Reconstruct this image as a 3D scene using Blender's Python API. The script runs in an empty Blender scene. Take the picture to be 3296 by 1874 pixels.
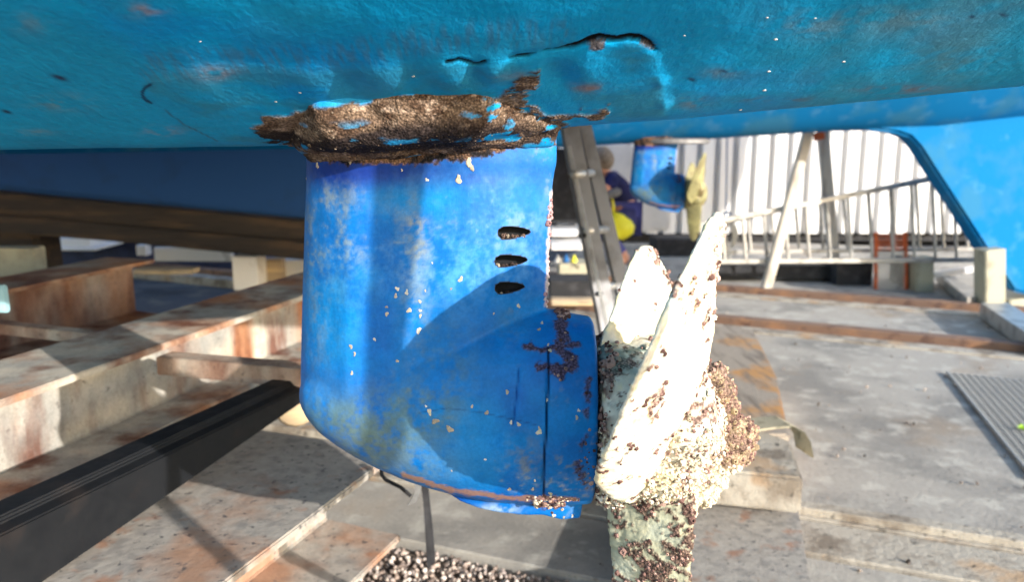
import bpy, bmesh, math, random
import numpy as np
from mathutils import Vector, Matrix

SC = bpy.context.scene
COL = SC.collection
R = math.radians

# ------------------------------------------------------------------ camera
F, U0, V0 = 2570.0, 1648.0, 937.0            # lens in photo pixels, image centre
HC = 1.1                                      # lens height above the yard
PITCH = math.atan((937 - 450) / F)
cam_d = bpy.data.cameras.new('camera')
cam = bpy.data.objects.new('camera', cam_d)
COL.objects.link(cam)
cam.location = (0, 0, HC)
cam.rotation_euler = (math.pi / 2 - PITCH, 0, 0)
cam_d.sensor_width = 36
cam_d.lens = 36 * F / 3296
cam_d.clip_start = 0.02
cam_d.clip_end = 500
cam_d.dof.use_dof = True
cam_d.dof.focus_distance = 0.88
cam_d.dof.aperture_fstop = 5.6
SC.camera = cam

# ------------------------------------------------------------------ sky + sun
SUN_EL = R(17)
TO_SUN = Vector((0.70 * math.cos(SUN_EL), -0.714 * math.cos(SUN_EL), math.sin(SUN_EL))).normalized()
w = bpy.data.worlds.new('World')
SC.world = w
w.use_nodes = True
nt = w.node_tree
bg = nt.nodes['Background']
sky = nt.nodes.new('ShaderNodeTexSky')
sky.sky_type = 'NISHITA'
sky.sun_disc = False
sky.sun_elevation = SUN_EL
sky.sun_rotation = math.atan2(TO_SUN.x, TO_SUN.y)
nt.links.new(sky.outputs[0], bg.inputs[0])
bg.inputs[1].default_value = 0.15
sl = bpy.data.lights.new('sun', 'SUN')
sl.energy = 2.45
sl.angle = R(0.53)
sl.color = (1.0, 0.94, 0.86)
sun = bpy.data.objects.new('sun', sl)
COL.objects.link(sun)
sun.rotation_euler = (-TO_SUN).to_track_quat('-Z', 'Y').to_euler()
SC.view_settings.view_transform = 'Standard'
SC.view_settings.look = 'None'
SC.view_settings.exposure = 1.72
SC.view_settings.gamma = 1

# ------------------------------------------------------------------ helpers
CP, SP = math.cos(PITCH), math.sin(PITCH)

def ray(u, v):
    a = (u - U0) / F
    b = (V0 - v) / F
    return Vector((a, CP + b * SP, -SP + b * CP))

def PY(u, v, y):                              # point of the place on the upright plane at depth y
    d = ray(u, v)
    return Vector((0, 0, HC)) + d * (y / d.y)

def G(u, v, z=0.0):                           # point on the level plane at height z
    d = ray(u, v)
    return Vector((0, 0, HC)) + d * ((z - HC) / d.z)

def project(P):                               # N x 3 -> u, v (for finding paint patches on a surface)
    x, y, z = P[:, 0], P[:, 1], P[:, 2] - HC
    f = y * CP - z * SP
    b = y * SP + z * CP
    return U0 + F * x / f, V0 - F * b / f

def _hash(ix, iy, iz, seed):
    h = (ix * 374761393 + iy * 668265263 + iz * 2147483647 + seed * 1274126177) & 0xffffffff
    h = ((h ^ (h >> 13)) * 1274126177) & 0xffffffff
    h = (h ^ (h >> 16)) & 0xffffff
    return h / float(0xffffff)

def vnoise(P, scale, seed=0):
    Q = P * scale
    I = np.floor(Q).astype(np.int64)
    Fr = Q - I
    Fr = Fr * Fr * (3 - 2 * Fr)
    out = 0
    for dx in (0, 1):
        for dy in (0, 1):
            for dz in (0, 1):
                h = _hash(I[:, 0] + dx, I[:, 1] + dy, I[:, 2] + dz, seed)
                wx = Fr[:, 0] if dx else 1 - Fr[:, 0]
                wy = Fr[:, 1] if dy else 1 - Fr[:, 1]
                wz = Fr[:, 2] if dz else 1 - Fr[:, 2]
                out = out + h * wx * wy * wz
    return out

def fbm(P, scale, seed=0, octs=4):
    s, a, t = 0, 1.0, 0
    for k in range(octs):
        s = s + a * vnoise(P, scale * 2 ** k, seed + k * 17)
        t += a
        a *= 0.55
    return s / t

def sstep(x, a, b):
    t = np.clip((x - a) / (b - a), 0, 1)
    return t * t * (3 - 2 * t)

def seg_dist(u, v, pts, closed=False):
    n = len(pts)
    best = np.full(u.shape, 1e9)
    for i in range(n if closed else n - 1):
        ax, ay = pts[i]
        bx, by = pts[(i + 1) % n]
        dx, dy = bx - ax, by - ay
        L = dx * dx + dy * dy + 1e-9
        t = np.clip(((u - ax) * dx + (v - ay) * dy) / L, 0, 1)
        best = np.minimum(best, np.hypot(u - ax - t * dx, v - ay - t * dy))
    return best

def poly_sd(u, v, pts):                       # signed distance, inside positive
    inside = np.zeros(u.shape, bool)
    n = len(pts)
    for i in range(n):
        ax, ay = pts[i]
        bx, by = pts[(i + 1) % n]
        c = ((ay > v) != (by > v)) & (u < (bx - ax) * (v - ay) / ((by - ay) if by != ay else 1e-9) + ax)
        inside ^= c
    d = seg_dist(u, v, pts, True)
    return np.where(inside, d, -d)

def srgb(r, g, b):
    def f(c):
        c /= 255.0
        return c / 12.92 if c <= 0.04045 else ((c + 0.055) / 1.055) ** 2.4
    return np.array([f(r), f(g), f(b)])

def mixc(C, col, m):
    return C * (1 - m[:, None]) + np.asarray(col)[None, :] * m[:, None]

# ------------------------------------------------------------------ materials
def mat(name, base=(.5, .5, .5), layers=(), rough=.6, metal=0.0, bump=(), vcol=False, spec=.4, trans=None,
        vary=None, crust=False, rough_vary=0.0):
    m = bpy.data.materials.new(name)
    m.use_nodes = True
    t = m.node_tree
    N, L = t.nodes, t.links
    p = N['Principled BSDF']
    p.inputs['Roughness'].default_value = rough
    p.inputs['Metallic'].default_value = metal
    p.inputs['Specular IOR Level'].default_value = spec
    tc = N.new('ShaderNodeTexCoord')

    def noise(scale, stretch=(1, 1, 1), rot=(0, 0, 0), detail=5, seed=0, kind='noise', rgh=.55):
        mp = N.new('ShaderNodeMapping')
        mp.inputs['Scale'].default_value = stretch
        mp.inputs['Rotation'].default_value = rot
        mp.inputs['Location'].default_value = (seed * 3.7, seed * 1.3, seed * 2.1)
        L.new(tc.outputs['Object'], mp.inputs[0])
        if kind == 'voronoi':
            n = N.new('ShaderNodeTexVoronoi')
            n.inputs['Scale'].default_value = scale
            L.new(mp.outputs[0], n.inputs['Vector'])
            return n.outputs['Distance']
        n = N.new('ShaderNodeTexNoise')
        n.inputs['Scale'].default_value = scale
        n.inputs['Detail'].default_value = detail
        n.inputs['Roughness'].default_value = rgh
        L.new(mp.outputs[0], n.inputs['Vector'])
        return n.outputs['Fac']
    if vcol:
        a = N.new('ShaderNodeAttribute')
        a.attribute_name = 'Col'
        cur = a.outputs['Color']
    else:
        rgb = N.new('ShaderNodeRGB')
        rgb.outputs[0].default_value = (*base, 1)
        cur = rgb.outputs[0]
    for i, l in enumerate(layers):
        col, sc, lo, hi = l[:4]
        st = l[4] if len(l) > 4 else (1, 1, 1)
        amt = l[5] if len(l) > 5 else 1.0
        f = noise(sc, st, seed=i + 1)
        mr = N.new('ShaderNodeMapRange')
        mr.inputs['From Min'].default_value = lo
        mr.inputs['From Max'].default_value = hi
        mr.inputs['To Max'].default_value = amt
        L.new(f, mr.inputs['Value'])
        mx = N.new('ShaderNodeMixRGB')
        L.new(mr.outputs[0], mx.inputs[0])
        L.new(cur, mx.inputs[1])
        mx.inputs[2].default_value = (*col, 1)
        cur = mx.outputs[0]
    if vary:
        for k, (sc, lo, hi) in enumerate(vary):
            f = noise(sc, seed=9 + k)
            mr = N.new('ShaderNodeMapRange')
            mr.inputs['From Min'].default_value = .3
            mr.inputs['From Max'].default_value = .7
            mr.inputs['To Min'].default_value = lo
            mr.inputs['To Max'].default_value = hi
            L.new(f, mr.inputs['Value'])
            vm = N.new('ShaderNodeVectorMath')
            vm.operation = 'SCALE'
            L.new(cur, vm.inputs[0])
            L.new(mr.outputs[0], vm.inputs['Scale'])
            cur = vm.outputs[0]
    cfac = None
    if crust:
        ca = N.new('ShaderNodeAttribute')
        ca.attribute_name = 'crust'
        cfac = ca.outputs['Fac']
        vr = noise(330, kind='voronoi', seed=4)
        mr = N.new('ShaderNodeMapRange')
        mr.inputs['From Min'].default_value = .1
        mr.inputs['From Max'].default_value = .75
        mr.inputs['To Min'].default_value = 1.5
        mr.inputs['To Max'].default_value = .45
        L.new(vr, mr.inputs['Value'])
        vm = N.new('ShaderNodeVectorMath')
        vm.operation = 'SCALE'
        L.new(cur, vm.inputs[0])
        L.new(mr.outputs[0], vm.inputs['Scale'])
        mx = N.new('ShaderNodeMixRGB')
        L.new(cfac, mx.inputs[0])
        L.new(cur, mx.inputs[1])
        L.new(vm.outputs[0], mx.inputs[2])
        cur = mx.outputs[0]
        m2 = N.new('ShaderNodeMapRange')
        m2.inputs['To Min'].default_value = rough
        m2.inputs['To Max'].default_value = .92
        L.new(cfac, m2.inputs['Value'])
        L.new(m2.outputs[0], p.inputs['Roughness'])
    elif rough_vary:
        f = noise(30, seed=21)
        m2 = N.new('ShaderNodeMapRange')
        m2.inputs['From Min'].default_value = .3
        m2.inputs['From Max'].default_value = .7
        m2.inputs['To Min'].default_value = max(.05, rough - rough_vary)
        m2.inputs['To Max'].default_value = min(1, rough + rough_vary)
        L.new(f, m2.inputs['Value'])
        L.new(m2.outputs[0], p.inputs['Roughness'])
    L.new(cur, p.inputs['Base Color'])
    prev = None
    bl = list(bump)
    if crust:
        bl.append((330, 1.0, .0016, (1, 1, 1), (0, 0, 0), 'crust'))
    for b in bl:
        sc, stg, dist = b[:3]
        st = b[3] if len(b) > 3 else (1, 1, 1)
        rt = b[4] if len(b) > 4 else (0, 0, 0)
        iscr = len(b) > 5
        f = noise(sc, st, rt, kind='voronoi' if iscr else 'noise', seed=7)
        bp = N.new('ShaderNodeBump')
        bp.inputs['Distance'].default_value = dist
        bp.inputs['Strength'].default_value = stg
        if iscr:
            bp.invert = True
            L.new(cfac, bp.inputs['Strength'])
        L.new(f, bp.inputs['Height'])
        if prev:
            L.new(prev, bp.inputs['Normal'])
        prev = bp.outputs[0]
    if prev:
        L.new(prev, p.inputs['Normal'])
    return m

RUST = srgb(128, 74, 44)
M = {}
M['hull'] = mat('antifouling_paint', vcol=True, rough=.75, spec=.12, crust=True,
                vary=[(9, .9, 1.1), (120, .93, 1.07)],
                bump=[(30, .8, .0045, (1, .35, .35), (0, R(38), R(-25))), (150, .6, .0018), (600, .4, .0005)])
M['leg'] = mat('drive_paint', vcol=True, rough=.5, spec=.22, crust=True,
               vary=[(40, .88, 1.12), (260, .9, 1.1)],
               bump=[(60, .45, .0016, (1, 1, .12)), (240, .35, .0008)])
M['bronze'] = mat('fouled_bronze', vcol=True, rough=.75, spec=.2, crust=True, vary=[(90, .85, 1.12)],
                  bump=[(180, .6, .0018)])
M['shell'] = mat('barnacle_shell', vcol=True, rough=.9, spec=.1, vary=[(300, .8, 1.15)], bump=[(500, .5, .0008)])
M['farblue'] = mat('far_antifouling', srgb(10, 108, 166),
                   [(srgb(70, 118, 130), 3.2, .52, .66, (1, 1, 1), .4), (srgb(84, 138, 176), 9, .55, .68, (1, 1, 1), .35)],
                   rough=.8, spec=.1, bump=[(40, .3, .004)])
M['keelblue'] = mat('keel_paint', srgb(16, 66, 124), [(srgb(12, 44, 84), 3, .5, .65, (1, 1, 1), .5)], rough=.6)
M['white_gel'] = mat('white_gelcoat', srgb(225, 226, 224), rough=.35)
GALV = srgb(152, 149, 142)
def rusty(name, seed_scale=1.0, base=GALV, more=0.0):
    return mat(name, base, [
        (srgb(196, 186, 170), 5 * seed_scale, .5 - more, .62, (1, 1, .6), .8),
        (srgb(164, 108, 68), 4.2 * seed_scale, .51 - more, .64, (1, 1, .25), .85),
        (srgb(98, 54, 38), 9 * seed_scale, .53 - more, .66, (1, 1, .3), .85),
        (srgb(70, 60, 56), 55, .62, .72, (1, 1, 1), .6)],
        rough=.68, spec=.2, rough_vary=.15, vary=[(24, .85, 1.12), (160, .85, 1.1)], bump=[(70, .5, .002), (300, .4, .0007)])
M['beam'] = rusty('rusty_galvanised', 1.0, GALV, .04)
M['beam2'] = rusty('rustier_steel', .8, srgb(140, 128, 116), .09)
M['beamE'] = mat('weathered_galvanised', srgb(156, 150, 142), [
        (srgb(128, 124, 120), 30, .48, .62, (1, 1, 1), .7),
        (srgb(156, 112, 82), 2.6, .56, .66, (1, 1, 1), .7),
        (srgb(70, 70, 74), 60, .6, .68, (1, 1, 1), .8),
        (srgb(150, 100, 70), 14, .6, .7, (1, 1, 1), .6)],
        rough=.6, spec=.2, rough_vary=.2, vary=[(40, .85, 1.1)], bump=[(90, .6, .002), (400, .5, .0007)])
M['black'] = mat('black_steel', srgb(17, 19, 23), [(srgb(36, 31, 30), 12, .52, .7, (1, 1, 1), .7)], rough=.6, spec=.25, rough_vary=.1, bump=[(80, .3, .001)])
M['shine'] = mat('bare_steel_edge', srgb(168, 168, 168), rough=.35, metal=.7, vary=[(60, .8, 1.1)])
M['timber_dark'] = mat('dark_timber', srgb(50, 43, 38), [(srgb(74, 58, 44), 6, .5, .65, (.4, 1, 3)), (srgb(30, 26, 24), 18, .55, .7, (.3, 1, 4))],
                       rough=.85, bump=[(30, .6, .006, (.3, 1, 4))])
M['timber'] = mat('grey_timber', srgb(168, 150, 126), [(srgb(200, 176, 136), 7, .5, .65, (.3, .3, 2)), (srgb(110, 98, 84), 16, .55, .7, (.25, .25, 3))],
                  rough=.85, bump=[(60, .6, .003, (.3, .3, 3))])
M['timber2'] = mat('stained_timber', srgb(150, 140, 128), [(srgb(176, 132, 84), 3.2, .52, .62), (srgb(116, 106, 96), 9, .5, .66, (2.5, .4, 1))], rough=.85, vary=[(50, .88, 1.08)], bump=[(60, .6, .003, (2, .3, 1))])
M['timber_white'] = mat('bleached_timber', srgb(196, 188, 176), [(srgb(150, 140, 130), 14, .52, .68, (1, 1, .25))], rough=.85, bump=[(60, .5, .003)])
M['concrete'] = mat('concrete', srgb(160, 155, 147), [(srgb(130, 127, 122), 2.2, .45, .62), (srgb(150, 132, 112), 1.3, .56, .66, (1, 1, 1), .6), (srgb(186, 182, 172), 11, .52, .66, (1, 1, 1), .6), (srgb(96, 92, 88), 40, .64, .72, (1, 1, 1), .7)],
                    rough=.9, spec=.15, vary=[(90, .92, 1.06)], bump=[(60, .5, .004), (300, .5, .001)])
M['concrete2'] = mat('weathered_concrete', srgb(165, 158, 146), [(srgb(120, 110, 98), 8, .48, .64), (srgb(176, 140, 100), 5, .56, .66, (1, 1, 1), .6), (srgb(60, 56, 50), 30, .6, .7, (1, 1, 1), .8)],
                     rough=.9, bump=[(50, .6, .006), (250, .6, .0015)])
M['asphalt'] = mat('yard_asphalt', srgb(66, 70, 80), [(srgb(100, 98, 94), 5, .5, .66), (srgb(50, 52, 58), 2, .5, .65)], rough=.9, bump=[(120, .5, .003)])
M['gravelbed'] = mat('gravel_bed', srgb(120, 108, 98), [(srgb(80, 70, 62), 60, .45, .6), (srgb(160, 146, 132), 110, .55, .65)], rough=.9, bump=[(140, 1, .008)])
M['pebble'] = mat('pebbles', vcol=True, rough=.6, vary=[(120, .85, 1.1)])
M['rail'] = mat('rail_rust', srgb(112, 88, 74), [(srgb(140, 104, 78), 6, .5, .65), (srgb(84, 62, 54), 14, .55, .68)], rough=.7, bump=[(90, .5, .002)])
M['alu'] = mat('aluminium', srgb(176, 174, 170), [(srgb(130, 126, 122), 12, .5, .7)], rough=.42, metal=.55, bump=[(60, .2, .001)])
M['alu_dark'] = mat('dull_aluminium', srgb(126, 126, 128), [(srgb(96, 94, 94), 9, .5, .7)], rough=.5, metal=.35)
M['wall'] = mat('white_cladding', srgb(216, 216, 216), [(srgb(208, 206, 204), 2.5, .55, .72, (2, 1, .25), .5)], rough=.5)
M['white'] = mat('white_plastic', srgb(226, 224, 222), [(srgb(190, 186, 182), 9, .55, .7)], rough=.5)
M['whitesmooth'] = mat('white_tarpaulin', srgb(214, 212, 210), [(srgb(190, 190, 190), 1.8, .48, .66)], rough=.5, bump=[(5, .5, .03)])
M['orange'] = mat('orange_steel', srgb(208, 96, 44), [(srgb(150, 70, 40), 20, .5, .65)], rough=.6)
M['cream'] = mat('cream_paint', srgb(164, 160, 140), [(srgb(136, 132, 116), 8, .5, .66)], rough=.6)
M['dark'] = mat('dark_rubber', srgb(30, 31, 35), [(srgb(56, 56, 60), 14, .5, .7)], rough=.75)
M['navydark'] = mat('navy_boards', srgb(42, 52, 84), [(srgb(26, 34, 58), 5, .5, .65)], rough=.7)
M['skin'] = mat('skin', srgb(206, 148, 122), rough=.55)
M['hair'] = mat('grey_hair', srgb(146, 130, 112), [(srgb(96, 84, 72), 60, .45, .65)], rough=.85, bump=[(150, .8, .006)])
M['navy'] = mat('navy_cloth', srgb(34, 38, 92), [(srgb(22, 26, 66), 8, .45, .65)], rough=.85, bump=[(40, .5, .006)])
M['purple'] = mat('blue_trousers', srgb(72, 74, 140), rough=.85, bump=[(40, .5, .006)])
M['greycloth'] = mat('grey_cloth', srgb(110, 108, 108), [(srgb(70, 70, 72), 30, .5, .65)], rough=.85)
M['yellow'] = mat('yellow_rubber', srgb(232, 222, 48), rough=.45)
M['rope'] = mat('pale_rope', srgb(196, 192, 182), rough=.85, bump=[(300, .8, .003)])
M['bluerope'] = mat('blue_rope', srgb(34, 92, 150), rough=.85, bump=[(300, .8, .003)])
M['greenrope'] = mat('green_line', srgb(120, 176, 158), rough=.8)
M['mesh'] = mat('galvanised_grating', srgb(150, 150, 148), rough=.6)
M['webbing'] = mat('webbing_strap', srgb(186, 176, 150), [(srgb(140, 132, 110), 30, .5, .65)], rough=.85, bump=[(200, .6, .003)])
M['green'] = mat('weed', srgb(150, 190, 40), rough=.7)
M['lightblue'] = mat('light_blue_paint', srgb(150, 190, 200), rough=.5)
M['red'] = mat('red_cloth', srgb(186, 60, 56), rough=.8)
M['intake_black'] = mat('intake_inside', srgb(20, 20, 22), rough=.8)  # near-black colour for the cut inside of the water intakes

# ------------------------------------------------------------------ object building
OFF = {}

def empty(name, label, cat, loc, group=None, kind=None):
    o = bpy.data.objects.new(name, None)
    o.empty_display_size = .1
    COL.objects.link(o)
    o.location = loc
    o['label'] = label
    o['category'] = cat
    if group:
        o['group'] = group
    if kind:
        o['kind'] = kind
    OFF[o.name] = Vector(loc)
    return o

def obj(name, V, Fc, m, parent=None, smooth=False, col=None, crust=None, label=None, cat=None, group=None, kind=None, origin=None):
    off = OFF[parent.name] if parent is not None else Vector(origin or (0, 0, 0))
    V = np.asarray(V, dtype=float).reshape(-1, 3) - np.array(off)[None, :]
    me = bpy.data.meshes.new(name)
    me.from_pydata(V.tolist(), [], Fc if isinstance(Fc, list) else Fc.tolist())
    if smooth:
        me.shade_smooth() if smooth is True else None
    return finish(me, name, m, parent, off, col, crust, label, cat, group, kind)

def finish(me, name, m, parent, off, col=None, crust=None, label=None, cat=None, group=None, kind=None):
    me.materials.append(M[m] if isinstance(m, str) else m)
    if col is not None:
        a = me.color_attributes.new('Col', 'FLOAT_COLOR', 'POINT')
        c4 = np.ones((len(me.vertices), 4), np.float32)
        c4[:, :3] = np.clip(col, 0, 1)
        a.data.foreach_set('color', c4.ravel())
    if crust is not None:
        a = me.attributes.new('crust', 'FLOAT', 'POINT')
        a.data.foreach_set('value', np.asarray(crust, np.float32))
    me.update()
    o = bpy.data.objects.new(name, me)
    COL.objects.link(o)
    if parent is not None:
        o.parent = parent
    else:
        o.location = off
    OFF[o.name] = Vector(off)
    if label:
        o['label'] = label
    if cat:
        o['category'] = cat
    if group:
        o['group'] = group
    if kind:
        o['kind'] = kind
    return o

class MB:
    def __init__(s):
        s.V, s.F = [], []

    def add(s, V, Fc):
        n = len(s.V)
        s.V += [tuple(v) for v in V]
        s.F += [[i + n for i in f] for f in Fc]
        return s

    def extrude(s, prof, A, B, side=None, up=Vector((0, 0, 1)), scale=1.0):
        A, B = Vector(A), Vector(B)
        d = (B - A).normalized()
        sd = Vector(side).normalized() if side is not None else d.cross(up).normalized()
        u2 = sd.cross(d).normalized()
        if u2.dot(up) < 0:
            u2 = -u2
        n = len(prof)
        V = [A + sd * p[0] * scale + u2 * p[1] * scale for p in prof] + [B + sd * p[0] * scale + u2 * p[1] * scale for p in prof]
        Fc = [[i, (i + 1) % n, n + (i + 1) % n, n + i] for i in range(n)]
        Fc += [list(range(n))[::-1], list(range(n, 2 * n))]
        return s.add(V, Fc)

    def bar(s, A, B, wd, ht, up=Vector((0, 0, 1)), c=None):
        h, k = wd / 2, ht / 2
        c = c if c is not None else min(wd, ht) * .12
        pr = [(-h + c, -k), (h - c, -k), (h, -k + c), (h, k - c), (h - c, k), (-h + c, k), (-h, k - c), (-h, -k + c)]
        return s.extrude(pr, A, B, up=up)

    def box(s, lo, hi, c=.004):
        lo, hi = Vector(lo), Vector(hi)
        m = (lo + hi) / 2
        return s.bar((lo.x, m.y, m.z), (hi.x, m.y, m.z), abs(hi.y - lo.y), abs(hi.z - lo.z), c=c)

    def tube(s, pts, r, n=10, caps=True):
        pts = [Vector(p) for p in pts]
        rs = r if isinstance(r, (list, tuple)) else [r] * len(pts)
        V, Fc = [], []
        ref = Vector((0, 0, 1))
        d0 = (pts[1] - pts[0]).normalized()
        if abs(d0.dot(ref)) > .9:
            ref = Vector((0, 1, 0))
        for i, p in enumerate(pts):
            d = (pts[min(i + 1, len(pts) - 1)] - pts[max(i - 1, 0)]).normalized()
            a = d.cross(ref).normalized()
            b = d.cross(a).normalized()
            for k in range(n):
                t = 2 * math.pi * k / n
                V.append(p + (a * math.cos(t) + b * math.sin(t)) * rs[i])
        for i in range(len(pts) - 1):
            for k in range(n):
                Fc.append([i * n + k, i * n + (k + 1) % n, (i + 1) * n + (k + 1) % n, (i + 1) * n + k])
        if caps:
            Fc += [list(range(n)), list(range((len(pts) - 1) * n, len(pts) * n))[::-1]]
        return s.add(V, Fc)

    def prism(s, poly, off):                  # planar polygon (3-D points) swept by off
        off = Vector(off)
        n = len(poly)
        V = [Vector(p) for p in poly] + [Vector(p) + off for p in poly]
        Fc = [[i, (i + 1) % n, n + (i + 1) % n, n + i] for i in range(n)] + [list(range(n))[::-1], list(range(n, 2 * n))]
        return s.add(V, Fc)

    def build(s, name, m, parent=None, bevel=0, smooth=False, **kw):
        o = obj(name, s.V, s.F, m, parent, **kw)
        bm = bmesh.new()
        bm.from_mesh(o.data)
        bmesh.ops.recalc_face_normals(bm, faces=bm.faces)
        if bevel:
            bmesh.ops.bevel(bm, geom=[e for e in bm.edges if e.calc_face_angle(0) > .5], offset=bevel, segments=2, affect='EDGES', clamp_overlap=True)
        bm.to_mesh(o.data)
        bm.free()
        if smooth:
            o.data.shade_smooth()
        return o

def remesh(V, Fc, voxel, smooth=3):
    me = bpy.data.meshes.new('tmp')
    me.from_pydata([tuple(v) for v in V], [], Fc)
    bm = bmesh.new(); bm.from_mesh(me)
    bmesh.ops.recalc_face_normals(bm, faces=bm.faces)
    bm.to_mesh(me); bm.free()
    o = bpy.data.objects.new('tmp', me)
    COL.objects.link(o)
    md = o.modifiers.new('r', 'REMESH')
    md.mode = 'VOXEL'
    md.voxel_size = voxel
    if smooth:
        ms = o.modifiers.new('s', 'SMOOTH')
        ms.factor = .5
        ms.iterations = smooth
    dg = bpy.context.evaluated_depsgraph_get()
    out = bpy.data.meshes.new_from_object(o.evaluated_get(dg))
    bpy.data.objects.remove(o)
    return out

def coords(me):
    a = np.empty(len(me.vertices) * 3)
    me.vertices.foreach_get('co', a)
    return a.reshape(-1, 3)

def vnormals(me):
    a = np.empty(len(me.vertices) * 3)
    me.vertex_normals.foreach_get('vector', a)
    return a.reshape(-1, 3)

def setco(me, P):
    me.vertices.foreach_set('co', P.ravel())
    me.update()

def stack(sections):                          # closed loops of equal length -> closed body
    n = len(sections[0])
    V = [p for s in sections for p in s]
    Fc = []
    for i in range(len(sections) - 1):
        for k in range(n):
            Fc.append([i * n + k, i * n + (k + 1) % n, (i + 1) * n + (k + 1) % n, (i + 1) * n + k])
    Fc += [list(range(n)), list(range((len(sections) - 1) * n, len(sections) * n))[::-1]]
    return V, Fc

# ================================================================== CATAMARAN
YC = 0.98
cat = empty('catamaran', 'blue antifouled catamaran hull overhead with fouled drive leg and propeller', 'boat', (0, YC, 0))
OFF['cat'] = OFF[cat.name]

CRUST = [(800, 405), (835, 392), (850, 372), (900, 358), (960, 350), (1100, 338), (1300, 330), (1520, 328), (1590, 310), (1640, 280), (1690, 235),
         (1735, 215), (1750, 262), (1705, 300), (1690, 330), (1760, 348), (1840, 352), (1925, 340), (1962, 322), (1965, 360), (1930, 378), (1850, 392),
         (1810, 430), (1790, 462), (1700, 470), (1600, 495), (1500, 515), (1350, 530), (1200, 530), (1050, 524), (985, 512), (978, 480), (900, 462), (850, 448), (815, 425)]
FLANGE = [(470, 300), (462, 270), (490, 235), (600, 215), (800, 200), (960, 215), (1100, 215), (1250, 205), (1440, 188), (1500, 192), (1560, 200), (1640, 180),
          (1700, 172), (1790, 155), (1850, 145), (1900, 126), (1960, 125), (2010, 118), (2060, 122), (2100, 140), (2122, 160), (2130, 230), (2140, 300), (2148, 378),
          (2000, 385), (1800, 420), (1500, 500), (900, 500), (700, 470), (560, 400), (490, 330)]
CRACK1 = [(1640, 182), (1700, 174), (1760, 160), (1800, 156), (1850, 144), (1900, 124), (1930, 118), (1955, 124), (1985, 126), (2020, 118), (2055, 121), (2085, 132), (2100, 145), (2108, 158)]
CRACK2 = [(1440, 191), (1478, 183), (1505, 192), (1530, 203), (1548, 196), (1562, 188)]

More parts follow.
